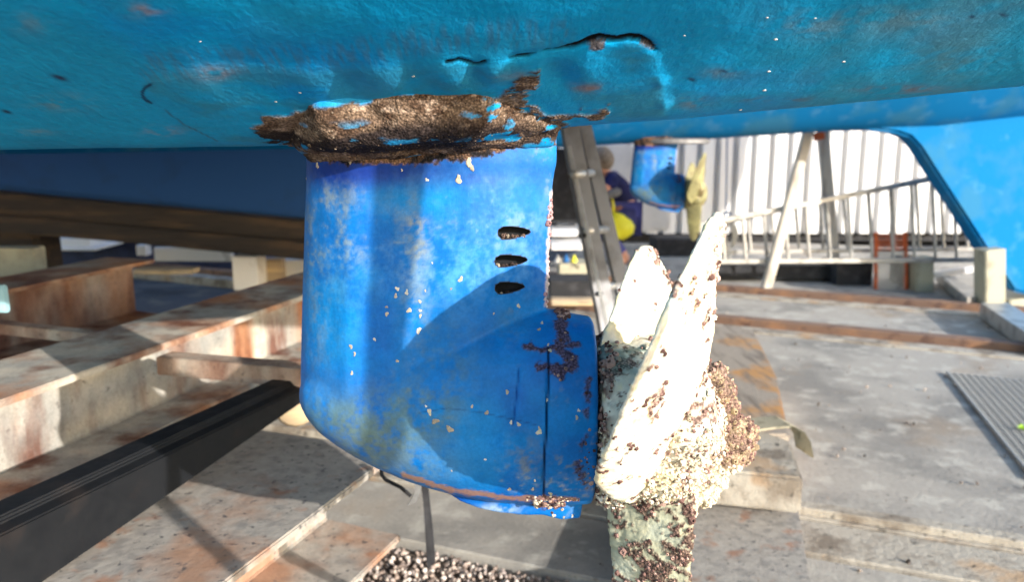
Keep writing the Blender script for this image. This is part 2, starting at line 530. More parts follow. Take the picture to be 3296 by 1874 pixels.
def paint_hull(P, u, v, full=False):
    n1, n2, n3 = fbm(P, 7, 1), fbm(P, 26, 5), fbm(P, 80, 9)
    C = np.tile(srgb(0, 158, 222), (len(P), 1))
    C = mixc(C, srgb(0, 140, 224), sstep(n1, .5, .7) * .6)
    C = mixc(C, srgb(34, 146, 190), sstep(fbm(P, 5, 33), .46, .66) * .5)
    # broad grime along the bottom right and the flange
    g = sstep(u, 2100, 3000) * sstep(n1 + .25 * n2, .55, .8) * .45
    C = mixc(C, srgb(92, 140, 152), g)
    fl = sstep(poly_sd(u, v, FLANGE), -12, 22)
    C = mixc(C, srgb(50, 134, 166), fl * sstep(n2 * .6 + n1 * .4, .42, .58) * .6)
    stre = seg_dist(u, v, [(490, 215), (700, 195), (950, 185), (1100, 175), (1350, 130), (1500, 110), (1800, 100)])
    strm = sstep(60 - stre, -10, 40) * sstep(vnoise(P * np.array([60, 60, 8.]) + np.array([0, 0, 1.]) * (P[:, :1] * 300), 1.0, 3), .35, .75)
    C = mixc(C, srgb(70, 112, 146), strm * .5)
    for (cx, cy, ru, rv, c, a) in [(470, 30, 55, 22, (150, 120, 110), .8), (690, 230, 60, 20, (168, 128, 104), .6), (200, 330, 90, 25, (110, 128, 126), .6),
                                   (100, 70, 60, 35, (104, 120, 128), .5), (520, 420, 60, 14, (150, 116, 96), .7), (110, 425, 60, 10, (120, 130, 125), .6),
                                   (2620, 80, 140, 45, (104, 118, 122), .6), (2900, 60, 160, 40, (104, 118, 122), .5), (3080, 190, 140, 60, (74, 112, 124), .6),
                                   (2900, 285, 130, 14, (120, 90, 74), .75), (2500, 320, 120, 10, (96, 80, 72), .7), (2320, 235, 60, 18, (110, 100, 96), .6),
                                   (1900, 275, 55, 14, (140, 100, 78), .85), (1650, 232, 60, 12, (128, 100, 86), .5), (2230, 330, 50, 22, (120, 104, 86), .6)]:
        m = np.exp(-(((u - cx) / ru) ** 2 + ((v - cy) / rv) ** 2)) * sstep(n2 * .5 + n3 * .5, .4, .58)
        C = mixc(C, srgb(*[q * 1.08 for q in c]), np.clip(m * a * .85, 0, 1))
    for (cx, cy, ru, rv) in [(192, 250, 26, 7), (22, 358, 16, 5), (2330, 228, 12, 4), (3128, 52, 10, 5), (3230, 46, 16, 5), (2226, 256, 12, 5)]:
        m = np.exp(-(((u - cx) / ru) ** 2 + ((v - cy - (u - cx) * .3) / rv) ** 2))
        C = mixc(C, srgb(34, 56, 92), np.clip(m * 1.2, 0, 1))
    arc = [(486, 268), (468, 280), (458, 295), (460, 310), (470, 322), (486, 330)]
    C = mixc(C, srgb(14, 36, 78), sstep(7 - seg_dist(u, v, arc), 0, 5) * .9)
    C = mixc(C, srgb(60, 70, 84), sstep(4 - seg_dist(u, v, [(530, 350), (600, 400), (700, 450)]), 0, 4) * .6)
    # brown crust where the flange has lost its paint
    sd = poly_sd(u, v, CRUST)
    jag = (n3 - .5) * 46 + (n2 - .5) * 50
    cr = sstep(sd + jag, -3, 6)
    isl = sstep(fbm(P * np.array([1, 1, 2.2]), 42, 71, 3), .56, .6) * (1 - sstep(sd, 60, 90)) * sstep(u, 1440, 1560)
    isl = np.maximum(isl, sstep(fbm(P * np.array([.6, 1, 2]), 30, 75, 3), .62, .65) * .9)
    cr = cr * (1 - isl * (np.maximum(sstep(u, 1380, 1500), sstep(v, 380, 420) * .8) if full else 1))
    cc = mixc(np.tile(srgb(122, 102, 86), (len(P), 1)), srgb(84, 66, 54), sstep(fbm(P, 55, 41), .45, .62))
    cc = mixc(cc, srgb(176, 154, 136), sstep(fbm(P, 130, 43), .58, .7) * .7)
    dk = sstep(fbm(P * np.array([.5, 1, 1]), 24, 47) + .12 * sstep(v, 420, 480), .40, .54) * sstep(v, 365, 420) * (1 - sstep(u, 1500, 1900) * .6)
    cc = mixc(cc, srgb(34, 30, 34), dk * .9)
    C = C * (1 - cr[:, None]) + cc * cr[:, None]
    c1 = seg_dist(u, v, CRACK1)
    wdt = 4 + 5 * sstep(u, 1740, 1900) * (1 - sstep(u, 2050, 2110)) + 3 * (n3 - .5) * 4
    k1 = sstep(wdt - c1, -1, 3)
    k2 = sstep(6 + 5 * (n3 - .5) - seg_dist(u, v, CRACK2), -1, 3)
    patch = sstep(11 + 10 * (n3 - .5) - seg_dist(u, v, [(2070, 132), (2100, 150)]), 0, 4) + sstep(13 + 14 * (n3 - .5) - seg_dist(u, v, [(1905, 136), (1935, 140)]), 0, 4)
    C = mixc(C, srgb(104, 86, 76), np.clip(patch, 0, 1) * .9)
    crack = np.maximum(k1, k2)
    C = mixc(C, srgb(12, 12, 16), crack)
    crust = np.maximum(cr * .9, np.clip(patch, 0, 1) * .7)
    return C, crust, cr, crack, fl, sd

def hull_grid(xs, ph_near, ph_far, yc, zb, ax, slope=.38, rnd_=.06, top=2.35):
    # section angles: far deck ... bottom ... near deck
    phi = np.concatenate([-ph_far[::-1], ph_near])
    X, PH = np.meshgrid(xs, phi, indexing='ij')
    A = ax(X) / .45
    Z0 = zb(X)
    # PH is a running length parameter: signed distance out from the keel line
    ss_ = np.linspace(0, 1.2, 1201)
    ang = np.arctan(slope * np.tanh(ss_ / rnd_)) + (math.pi / 2 - math.atan(slope)) * sstep(ss_, .36, .95)
    yy = np.concatenate([[0], np.cumsum(np.cos(ang[:-1]) * .001)])
    zz = np.concatenate([[0], np.cumsum(np.sin(ang[:-1]) * .001)])
    q_ = np.abs(PH)
    Y = yc - A * np.sign(PH) * np.interp(q_, ss_, yy)
    Z = Z0 + A * np.interp(q_, ss_, zz)
    P = np.stack([X, Y, Z], -1)
    # topsides
    t1 = P[:, -1:, :].copy(); t1[:, :, 2] = top; t1[:, :, 1] = P[:, -1:, 1] - .04
    t0 = P[:, :1, :].copy(); t0[:, :, 2] = top; t0[:, :, 1] = P[:, :1, 1] + .04
    P = np.concatenate([t0, P, t1], 1)
    nx, ny = P.shape[:2]
    idx = np.arange(nx * ny).reshape(nx, ny)
    q = np.stack([idx[:-1, :-1], idx[1:, :-1], idx[1:, 1:], idx[:-1, 1:]], -1).reshape(-1, 4)
    caps = [idx[0, :].tolist(), idx[-1, ::-1].tolist()]
    decks = []
    return P.reshape(-1, 3), q.tolist() + caps, (nx, ny)

zb_near = lambda X: np.interp(X, [-6, -.64, -.29, .19, .64, 2.7], [1.0, 1.088, 1.094, 1.124, 1.166, 1.45])
ax_near = lambda X: .45 * np.interp(X, [-6, -4, -1.5, 5], [.12, .7, 1.0, 1.0])
xs = np.concatenate([np.linspace(-6, -.95, 24), np.arange(-.9, .9, .0027), np.linspace(.93, 2.7, 14)])
phn = np.concatenate([np.linspace(0, .42, 190), np.linspace(.45, 1.0, 14)])
phf = np.concatenate([np.linspace(.003, .12, 40), np.linspace(.14, 1.0, 24)])
P, Fq, _ = hull_grid(xs, phn, phf, YC, zb_near, ax_near)
u, v = project(P)
C, crust, cr, crack, fl, sd = paint_hull(P, u, v)
# relief along the outward normal (towards the lens and down)
Nn = np.stack([np.zeros(len(P)), -.35 * np.tanh((YC - P[:, 1]) / .06), -np.ones(len(P))], -1)
Nn /= np.linalg.norm(Nn, axis=1)[:, None] + 1e-9
vis = (P[:, 1] < YC) & (np.abs(P[:, 0]) < .92)
disp = .0015 * (fbm(P, 20, 61) - .5) + .004 * (fbm(P, 5, 62) - .5)
disp = disp + (.0010 + .0010 * sstep(u, 1350, 1650)) * sstep(poly_sd(u, v, FLANGE), -14, 30)
disp = disp - .0012 * sstep(14 - np.abs(seg_dist(u, v, CRACK1)), -4, 10) - .003 * crack
for (cx, cy, rr, a) in [(1120, 270, 42, -.006), (1225, 245, 55, .004), (1450, 235, 55, .006), (1530, 232, 30, -.006), (1585, 215, 45, .006), (1810, 245, 48, -.007), (1870, 200, 60, .004), (1330, 250, 45, -.003), (1000, 262, 55, .003), (620, 290, 90, .004), (2130, 260, 18, .004), (2140, 330, 18, .004)]:
    disp = disp + a * .8 * np.exp(-((u - cx) ** 2 + (v - cy) ** 2) / rr ** 2)
disp = disp + cr * (.0045 * (fbm(P, 90, 63, 3) - .5) + .002)
P = P + Nn * np.where(vis, disp, 0)[:, None]
hull = obj('hull', P, Fq, 'hull', cat, smooth=True, col=C, crust=crust)
tr = MB()

# the flange fairing down onto the leg
def foil(xL, xR, T, z, yc=YC, n=44, sharp=.04, zs=0.0):
    pts = []
    for k in range(n):
        s = (1 - math.cos(math.pi * (k + .5) / n)) / 2
        t = T * min(1, (1.0 * (s / .22) ** .5 if s < .22 else 1.0)) * (1 - (1 - sharp) * max(0, (s - .62) / .38) ** 1.6)
        pts.append((xL + (xR - xL) * s, t))
    zz = lambda x: z + zs * (x + .24)
    return [(x, yc - t, zz(x)) for x, t in pts] + [(x, yc + t, zz(x)) for x, t in pts[::-1]]

def X(u_, v_=500, y=YC):
    return PY(u_, v_, y).x
secs = []
for (z, T, uL, uR, zs) in [(1.072, .050, 992, 1780, .07), (1.083, .085, 984, 1788, .085), (1.087, .118, 972, 1796, .088), (1.094, .129, 958, 1806, .085), (1.108, .136, 938, 1822, .075), (1.128, .144, 920, 1845, .066), (1.162, .150, 905, 1860, .06)]:
    secs.append(foil(X(uL), X(uR), T, z, sharp=.3, zs=zs))
V_, F_ = stack(secs)
me = remesh(V_, F_, .0026, 4)
P = coords(me); Nn = vnormals(me)
u, v = project(P)
vq = v - 24 * sstep(v, 470, 545) + (8 + 32 * sstep(u, 1080, 1300)) * (1 - sstep(v, 310, 380)) * sstep(u, 820, 900)
C, crust, cr, crack, fl, sd = paint_hull(P, u, vq, True)
C = C * (1 - .55 * ((1 - cr) * sstep(v, 440, 480))[:, None] * (np.array([0, .8, .7])[None, :]))  # shade put into the colour: blue of the fairing's lower band darkened
dis = .007 * (fbm(P, 45, 81) - .5) * cr + .004 * (fbm(P, 140, 82, 3) - .5) * cr + .0012 * (fbm(P, 60, 83) - .5)
for (cx, cy, rr, a_) in [(1050, 380, 60, .006), (1180, 360, 50, -.005), (1300, 350, 60, .005), (1450, 370, 55, -.004), (1560, 345, 50, .006), (1680, 380, 45, -.004), (1250, 450, 70, .004), (1500, 440, 60, .005)]:
    dis = dis + a_ * np.exp(-((u - cx) ** 2 + (v - cy) ** 2) / rr ** 2)
setco(me, P + Nn * dis[:, None] - np.array(OFF[cat.name]))
me.shade_smooth()
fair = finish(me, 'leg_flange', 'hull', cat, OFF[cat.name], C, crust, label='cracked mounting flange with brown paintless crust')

# ---- drive leg
def leg_sections():
    V, Fc = [], []
    def addb(v_, f_):
        n = len(V)
        V.extend([tuple(p) for p in v_]); Fc.extend([[i + n for i in f] for f in f_])
    ss = []
    for row, uL, uR, T in [(300, 990, 1792, .054), (520, 985, 1792, .054), (600, 984, 1777, .054), (700, 982, 1772, .054), (850, 978, 1764, .054), (990, 974, 1757, .054), (1100, 971, 1765, .055), (1200, 969, 1770, .056), (1262, 969, 1700, .055), (1300, 985, 1600, .05), (1335, 1010, 1500, .045)]:
        z = PY(1300, row, YC).z
        ss.append(foil(PY(uL, row, YC).x, PY(uR, row, YC).x, T, z, sharp=.10))
    addb(*stack(ss))
    # gear case
    us = [972, 980, 1000, 1040, 1090, 1150, 1220, 1300, 1380, 1450, 1530, 1600, 1680, 1760, 1850, 1896, 1904]
    bot = [1278, 1310, 1343, 1388, 1425, 1462, 1498, 1530, 1556, 1574, 1590, 1598, 1602, 1604, 1604, 1602, 1590]
    top = [1240, 1215, 1190, 1165, 1145, 1120, 1095, 1070, 1050, 1035, 1020, 1010, 1003, 998, 1018, 1024, 1040]
    hw = [.012, .026, .036, .045, .052, .058, .064, .070, .075, .079, .083, .086, .088, .089, .089, .088, .084]
    ss = []
    for a, b_, t, h in zip(us, bot, top, hw):
        zb_, zt = PY(a, b_, YC).z, PY(a, t, YC).z
        x = PY(a, (b_ + t) / 2, YC).x
        ss.append([(x, YC + h * math.copysign(abs(math.cos(q)) ** .9, math.cos(q)), (zb_ + zt) / 2 + (zt - zb_) / 2 * math.copysign(abs(math.sin(q)) ** .9, math.sin(q))) for q in np.linspace(0, 2 * math.pi, 41)[:-1]])
    addb(*stack(ss))
    # skeg
    poly = [(1350, 1500), (1400, 1562), (1480, 1618), (1540, 1640), (1600, 1654), (1660, 1660), (1700, 1664), (1750, 1662), (1800, 1676), (1868, 1674), (1874, 1640), (1874, 1500)]
    pl = [PY(a, b_, YC - .02) for a, b_ in poly]
    ss = [[(p.x, YC - .019, p.z) for p in pl], [(p.x, YC + .019, p.z) for p in pl]]
    addb(*stack(ss))
    return V, Fc
V_, F_ = leg_sections()
me = remesh(V_, F_, .0022, 14)
P = coords(me); Nn = vnormals(me)
u, v = project(P)
ST = P * np.array([1, 1, .4])
n1, n2, n3 = fbm(ST, 12, 101), fbm(ST, 70, 103, 5), fbm(P, 170, 107)
C = np.tile(srgb(0, 102, 174), (len(P), 1))
C = mixc(C, srgb(0, 82, 166), sstep(n1, .45, .65) * .6)
C = mixc(C, srgb(0, 126, 190), sstep(fbm(P, 9, 111), .5, .68) * .5)
C = mixc(C, srgb(110, 128, 140), sstep(n3 * .5 + n2 * .5, .55, .63) * sstep(fbm(P, 10, 115), .45, .6) * .6)
def blob(cx, cy, ru, rv, c, a, lo=.38, hi=.56, k=.6):
    global C
    m = np.exp(-(((u - cx) / ru) ** 2 + ((v - cy) / rv) ** 2) ** 1.1) * .82 * sstep(n2 * k + n3 * (1 - k), lo - .02, hi + .05)
    C = mixc(C, srgb(*c), np.clip(m, 0, 1) * a)
blob(1100, 550, 160, 60, (6, 30, 112), .98, .15, .25)  # navy band: the hull's shadow painted across the leg top
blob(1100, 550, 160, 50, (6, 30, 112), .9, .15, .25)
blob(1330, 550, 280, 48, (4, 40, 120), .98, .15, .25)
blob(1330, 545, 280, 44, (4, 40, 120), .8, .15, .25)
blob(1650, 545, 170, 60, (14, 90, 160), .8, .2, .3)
blob(1500, 650, 200, 120, (60, 136, 196), .4)
blob(1680, 760, 110, 160, (100, 144, 176), .6, .42, .6)
blob(1450, 870, 200, 110, (90, 160, 215), .6, .42, .58)
blob(1060, 660, 90, 70, (120, 134, 140), .8, .45, .58)
blob(1120, 800, 60, 60, (130, 136, 136), .8, .46, .58)
blob(1090, 930, 110, 200, (60, 130, 170), .6)
blob(1300, 720, 90, 120, (90, 116, 140), .55, .42, .58)
blob(1350, 800, 40, 60, (140, 140, 120), .7, .45, .58)
blob(1340, 720, 35, 25, (140, 138, 112), .8, .42, .5)
blob(1340, 960, 50, 120, (130, 140, 130), .65, .42, .58)
blob(1020, 1000, 40, 200, (100, 118, 130), .6, .45, .6)
blob(1440, 1180, 110, 150, (66, 104, 120), .75, .36, .55)
blob(1100, 1330, 160, 90, (84, 108, 92), .9, .30, .55)
blob(1230, 1420, 190, 95, (100, 112, 76), .95, .28, .55)
blob(1330, 1330, 150, 90, (76, 108, 112), .7, .34, .56)
blob(1390, 1500, 110, 45, (104, 112, 76), .7, .36, .55)
blob(1350, 1320, 140, 90, (78, 108, 120), .7, .38, .56)
blob(1500, 1480, 150, 80, (34, 118, 178), .8, .3, .5)
blob(1560, 1380, 80, 90, (20, 128, 196), .8, .3, .5)
blob(1690, 1470, 60, 70, (112, 112, 100), .7, .42, .56)
blob(1640, 1060, 60, 60, (90, 110, 110), .4)
blob(1100, 1240, 70, 60, (30, 96, 160), .8, .3, .5)
# rub-off along the lower edge of the gear case, pale scrapes on the skeg
edge = [(1300, 1530), (1450, 1578), (1600, 1600), (1700, 1606), (1850, 1606)]
C = mixc(C, srgb(150, 112, 84), sstep(12 + 22 * (n3 - .5) - seg_dist(u, v, edge), 0, 8) * .85)
blob(1600, 1640, 80, 16, (150, 170, 184), .9, .42, .5)
blob(1850, 1560, 60, 30, (150, 150, 140), .8, .46, .56)
blob(1450, 1610, 60, 16, (14, 40, 130), .9, .2, .3)
# dark brown weed and worm casts at the collar
ST1 = [(1808, 990), (1806, 1040), (1812, 1100), (1790, 1120), (1830, 1150), (1850, 1180), (1780, 1190), (1740, 1175)]
wm = sstep(26 + 60 * (n2 - .5) + 40 * (n3 - .5) - seg_dist(u, v, ST1), 0, 12)
wm = np.maximum(wm, sstep(14 + 40 * (n3 - .5) - seg_dist(u, v, [(1690, 1118), (1740, 1130), (1800, 1120), (1860, 1110)]), 0, 10))
wm = np.maximum(wm, sstep(10 + 100 * (n2 - .5) + 40 * (n3 - .5) - seg_dist(u, v, [(1890, 1180), (1892, 1380), (1870, 1450), (1860, 1520), (1880, 1560)]), 0, 14) * .85)
wm = np.maximum(wm, sstep(18 + 60 * (n3 - .5) - seg_dist(u, v, [(1735, 1620), (1760, 1625), (1800, 1618)]), 0, 10))
C = mixc(C, srgb(84, 62, 66), wm * .88)
top_cr = sstep(poly_sd(u, v, CRUST) + (n3 - .5) * 40, -2, 6)
C = mixc(C, srgb(110, 84, 66), top_cr)
C = mixc(C, srgb(28, 26, 30), top_cr * sstep(n2, .42, .55))
seam1 = seg_dist(u, v, [(1765, 1120), (1764, 1250), (1758, 1400), (1748, 1540), (1752, 1604)])
seam2 = seg_dist(u, v, [(1672, 1180), (1660, 1300), (1652, 1370)])
seam3 = seg_dist(u, v, [(1350, 1330), (1440, 1315), (1540, 1328), (1640, 1348), (1740, 1372)])
C = mixc(C, srgb(12, 16, 40), sstep(5 - seam1, 0, 4) * .9)
C = mixc(C, srgb(8, 40, 110), sstep(4 - seam2, 0, 4) * .6 + 0)
C = mixc(C, srgb(10, 40, 90), sstep(4 - seam3, 0, 4) * .5)
edged = sstep(9 + 16 * (n3 - .5) - seg_dist(u, v, [(1775, 620), (1766, 800), (1758, 985)]), 0, 5)
C = mixc(C, srgb(190, 170, 160), edged * .8)
dis = .0011 * (n2 - .5) + .0025 * (n1 - .5) + .005 * wm * (n3 - .3) - .003 * sstep(7 - seam1, 0, 6) - .0015 * sstep(6 - seam2, 0, 5) + .003 * edged * (n3 - .3)
for (cx, cy, ru, rv, a) in [(1500, 330 + 600, 90, 40, .0015), (1810, 1300, 60, 300, .0015), (1430, 560, 320, 30, -.0015)]:
    dis = dis + a * np.exp(-(((u - cx) / ru) ** 2 + ((v - cy) / rv) ** 2))
P2 = P + Nn * dis[:, None]
cr2 = np.clip(np.maximum(wm, top_cr), 0, 1)
setco(me, P2 - np.array(OFF[cat.name]))
me.shade_smooth()
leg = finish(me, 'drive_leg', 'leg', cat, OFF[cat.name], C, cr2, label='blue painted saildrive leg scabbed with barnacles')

# three water intakes cut into the leg
SLOTP = []
SLOTS = [(1600, 1712, 742, 786), (1590, 1702, 838, 880), (1590, 1692, 930, 970)]
for (a, b_, t, bt) in SLOTS:
    h = (bt - t) / 2
    cy = (bt + t) / 2
    out = []
    for q in np.linspace(-math.pi / 2, math.pi / 2, 9):
        out.append((a + h * 1.0 - h * .8 * math.cos(q), cy + 3 + h * math.sin(q)))
    out = out[::-1] if False else out
    pts = [(a + h * .9, t), (a + h * 2.2, t + 1), (a + (b_ - a) * .75, t + h * .35), (b_ - 6, cy - h * .25), (b_, cy + 2), (b_ - 8, cy + h * .35), (a + (b_ - a) * .72, bt - h * .3), (a + h * 1.8, bt), (a + h * .7, bt - 1), (a + 2, cy + h * .4), (a, cy - 2), (a + 3, cy - h * .6)]
    front = [PY(p[0], p[1], .90) for p in pts]
    SLOTP.append([(p.x * 1000, p.z * 1000) for p in front])
    cut = MB().prism(front, (0, .070, 0))
    co = cut.build('cutter', 'intake_black', cat)
    md = leg.modifiers.new('c', 'BOOLEAN'); md.object = co; md.operation = 'DIFFERENCE'; md.solver = 'EXACT'
    try:
        md.material_mode = 'TRANSFER'
    except Exception:
        pass
dg = bpy.context.evaluated_depsgraph_get()
nm = bpy.data.meshes.new_from_object(leg.evaluated_get(dg))
leg.modifiers.clear()
leg.data = nm
nm.set_sharp_from_angle(angle=R(38))
_p = coords(nm) + np.array(OFF[cat.name])
_u, _v = project(_p)
_a = np.empty(len(nm.vertices) * 4, np.float32)
nm.color_attributes['Col'].data.foreach_get('color', _a)
_a = _a.reshape(-1, 4)
_n = np.empty(len(nm.vertices), np.float32)
nm.attributes['crust'].data.foreach_get('value', _n)
for _pts in SLOTP:
    k_ = (poly_sd(_p[:, 0] * 1000, _p[:, 2] * 1000, _pts) > -.5) & (_p[:, 1] < YC)
    _a[k_, :3] = srgb(52, 56, 64)
    _n[k_] = .4
nm.color_attributes['Col'].data.foreach_set('color', _a.ravel())
nm.attributes['crust'].data.foreach_set('value', _n)
for o in [o for o in COL.objects if o.name.startswith('cutter')]:
    bpy.data.objects.remove(o)

# ------------------------------------------------------------------ barnacles
def cup(r, h, rnd, n=8):
    V, Fc = [], []
    ph = rnd.random() * 6.28
    for (rr, zz) in ((1, -.25), (.86, .45), (.55, 1), (.34, .95), (.26, .35)):
        for k in range(n):
            t = 2 * math.pi * k / n + ph
            j = 1 + .22 * (rnd.random() - .5) + (.12 if k % 2 else -.06)
            V.append((r * rr * j * math.cos(t), r * rr * j * math.sin(t), h * zz * (1 + .3 * (rnd.random() - .5))))
    for i in range(4):
        for k in range(n):
            Fc.append([i * n + k, i * n + (k + 1) % n, (i + 1) * n + (k + 1) % n, (i + 1) * n + k])
    Fc.append(list(range(4 * n, 5 * n)))
    return V, Fc

def scatter_cups(P, N, sizes, cols, seed, height=.7):
    rnd = random.Random(seed)
    VV, FF, CC = [], [], []
    for p, n, s, c in zip(P, N, sizes, cols):
        s = s * (rnd.uniform(1.5, 2.1) if rnd.random() < .06 else rnd.uniform(.55, 1.15))
        n = Vector(n).normalized()
        n = (n + Vector((rnd.uniform(-.35, .35), rnd.uniform(-.35, .35), rnd.uniform(-.35, .35)))).normalized()
        q = n.to_track_quat('Z', 'Y')
        V, Fc = cup(s, s * height * rnd.uniform(.6, 1.4), rnd)
        b = len(VV)
        for vv in V:
            VV.append(Vector(p) + q @ Vector(vv))
        FF += [[i + b for i in f] for f in Fc]
        cin = np.array(c) * .35
        CC += [c] * (len(V) - 8) + [cin] * 8
    return VV, FF, np.array(CC)

def pick(P, N, mask, n, rng):
    i = np.nonzero(mask)[0]
    if len(i) == 0:
        return np.zeros((0, 3)), np.zeros((0, 3))
    j = rng.choice(i, n)
    return P[j], N[j]
rng = np.random.default_rng(5)
CREAM = [srgb(212, 202, 178), srgb(186, 174, 154), srgb(228, 220, 202)]
BROWN = [srgb(140, 112, 104), srgb(112, 86, 80), srgb(172, 142, 130), srgb(84, 62, 58)]
def colours(n, pal, rng):
    return [pal[k] * rng.uniform(.8, 1.15) for k in rng.integers(0, len(pal), n)]

# flat barnacle scars on the leg (each one countable)
front = N_front = None
legP, legN = P2, Nn
fm = (legN[:, 1] < -.15)
fi = np.nonzero(fm)[0]
lu, lv = u[fi], v[fi]
SPOTS = [(1128, 545 - 22, 9), (1022, 531, 9), (978 + 5, 575, 5), (1372, 580, 9), (1475, 575, 16), (1506, 520, 13), (1518, 538, 11), (1292, 548, 6), (1483, 902, 13), (1452, 930, 6), (1278, 930, 8), (1274, 952, 10), (1312, 940, 12), (1246, 990, 8), (1244, 1012, 12), (1314, 1002, 11), (1354, 968, 6), (1353, 1000, 8), (1350, 1018, 11), (1350, 1062, 15), (1203, 1092, 8), (1128, 1118, 8), (1142, 1138, 9), (1277, 1165, 9), (1130, 1203, 10), (1392, 848, 5), (1368, 935, 5), (1590, 1012, 6), (1668, 984, 12), (1632, 1264, 11), (1380, 1325, 10), (1372, 1308, 6), (1402, 1358, 14), (1448, 1384, 15), (1565, 1330, 11), (1520, 1312, 7), (1645, 1362, 7), (1668, 1365, 8), (1735, 1392, 11), (1738, 1378, 7), (1455, 1516, 5), (1560, 1480, 5), (1720, 1548, 7), (1714, 1575, 8), (1640, 1574, 9), (1695, 1610, 9), (1770, 1590, 14), (1858, 1346, 8), (1862, 1322, 6), (1745, 1040, 9), (1735, 1060, 8), (1760, 1290, 9), (1768, 1130, 7), (1765, 1112, 6), (1780, 1660, 9), (1815, 1665, 7), (1840, 1660, 8)]
rnd = random.Random(3)
for (cx, cy, r) in SPOTS:
    k = np.argmin((lu - cx) ** 2 + (lv - cy) ** 2)
    p, n = legP[fi[k]], Vector(legN[fi[k]])
    rr = r / F * .92 * rnd.uniform(.5, .82)
    V, Fc = [], []
    m_ = 11
    for ring, (q, hgt) in enumerate(((1, -.1), (.93, .16), (.55, .22))):
        for a in range(m_):
            t = 2 * math.pi * a / m_
            j = 1 + .45 * (math.sin(t * 2 + cx) * .6 + .5 * math.sin(3 * t + cy) + rnd.random() - .5)
            V.append((rr * q * j * math.cos(t), rr * q * j * math.sin(t) * (1.25 if r < 14 else 1), rr * hgt * (1 + .5 * rnd.random())))
    for i in range(2):
        for a in range(m_):
            Fc.append([i * m_ + a, i * m_ + (a + 1) % m_, (i + 1) * m_ + (a + 1) % m_, (i + 1) * m_ + a])
    Fc.append(list(range(2 * m_, 3 * m_)))
    qt = n.to_track_quat('Z', 'Y')
    VW = [Vector(p) + qt @ Vector(a) for a in V]
    c = rnd.choice(CREAM) * rnd.uniform(.55, .9)
    o = obj('barnacle_scar', VW, Fc, 'shell', leg, col=np.tile(c, (len(V), 1)))
hP = coords(hull.data) + np.array(OFF[cat.name])
hu_, hv_ = project(hP)
for (cx, cy, r) in [(2470, 55, 4), (2495, 123, 6), (2472, 227, 6), (2460, 287, 7), (2714, 197, 6), (2384, 352, 7), (2200, 114, 4), (1330, 245, 5), (968, 298, 5), (890, 327, 5), (645, 131, 3), (2624, 59, 4)]:
    dd = (hu_ - cx) ** 2 + (hv_ - cy) ** 2 + np.where(hP[:, 1] > YC, 1e9, 0)
    p = Vector(hP[np.argmin(dd)])
    rr = r / F * .85 * .8
    bm = bmesh.new()
    bmesh.ops.create_icosphere(bm, subdivisions=2, radius=rr)
    V = [p + Vector((q.co.x * rnd.uniform(.8, 1.4), q.co.y, q.co.z * .6)) for q in bm.verts]
    Fc = [[q.index for q in f.verts] for f in bm.faces]
    bm.free()
    obj('barnacle_speck', V, Fc, 'shell', hull, col=np.tile(srgb(220, 214, 204), (len(V), 1)))
# crust of small barnacles round the collar, edge, slots
pp, nn_, ss_, cc_ = [], [], [], []
def seed_at(mask, n, lo, hi, pal):
    a, b_ = pick(legP, legN, mask, n, rng)
    pp.extend(a); nn_.extend(b_); ss_.extend(rng.uniform(lo, hi, len(a))); cc_.extend(colours(len(a), pal, rng))
facing = legN[:, 1] < .5
seed_at((wm > .7) & facing & (u > 1780), 60, .0007, .0024, BROWN)
seed_at((seg_dist(u, v, [(1806, 985), (1812, 1015)]) < 20) & facing, 50, .002, .0036, BROWN)
seed_at((seg_dist(u, v, [(1735, 1622), (1760, 1628), (1800, 1618), (1790, 1640)]) < 20) & facing, 60, .0022, .0042, BROWN + CREAM[1:2])
seed_at((seg_dist(u, v, [(1776, 640), (1770, 700), (1768, 720)]) < 9), 26, .0018, .0032, [srgb(200, 160, 160), srgb(170, 130, 130)])
seed_at((seg_dist(u, v, [(1774, 740), (1757, 985)]) < 6), 60, .0008, .002, [srgb(210, 190, 180), srgb(180, 140, 140)])
seed_at((u > 1860) & (v > 1380) & (v < 1590) & facing, 90, .0009, .0022, BROWN)
seed_at((seg_dist(u, v, [(1700, 1605), (1860, 1606)]) < 8) & facing, 60, .0008, .002, CREAM + BROWN)
VV, FF, CC = scatter_cups(pp, nn_, ss_, cc_, 8)
o = obj('barnacle_crust', VV, FF, 'shell', leg, col=CC, kind='stuff')
# growth inside the water intakes
for (a, b_, t, bt) in SLOTS:
    m_ = 22
    pts, nr = [], []
    for k in range(m_):
        cu = a + 8 + (b_ - a - 26) * rnd.random() ** 1.4
        cv = (t + bt) / 2 + (bt - t) * .3 * rnd.uniform(-1, 1) * (1 - .6 * (cu - a) / (b_ - a))
        pts.append(PY(cu, cv, .944 + .016 * (cu - a) / (b_ - a))); nr.append((0, -1, 0))
    VV, FF, CC = scatter_cups(pts, nr, rng.uniform(.0014, .0034, m_), colours(m_, [srgb(160, 146, 128), srgb(96, 78, 70), srgb(60, 50, 46)], rng), int(t))
    obj('intake_growth', VV, FF, 'shell', leg, col=CC)

# flange crust barnacles
fP = coords(fair.data) + np.array(OFF[cat.name]); fN = vnormals(fair.data)
fu, fv = project(fP)
msk = (poly_sd(fu, fv, CRUST) > 4) & (fN[:, 1] < .1)
a, b_ = pick(fP, fN, msk, 600, rng)
VV, FF, CC = scatter_cups(a, b_, rng.uniform(.0005, .0013, len(a)), colours(len(a), [srgb(112, 96, 82), srgb(84, 70, 60), srgb(126, 112, 98), srgb(44, 38, 36)], rng), 12)
obj('flange_growth', VV, FF, 'shell', fair, col=CC, kind='stuff')

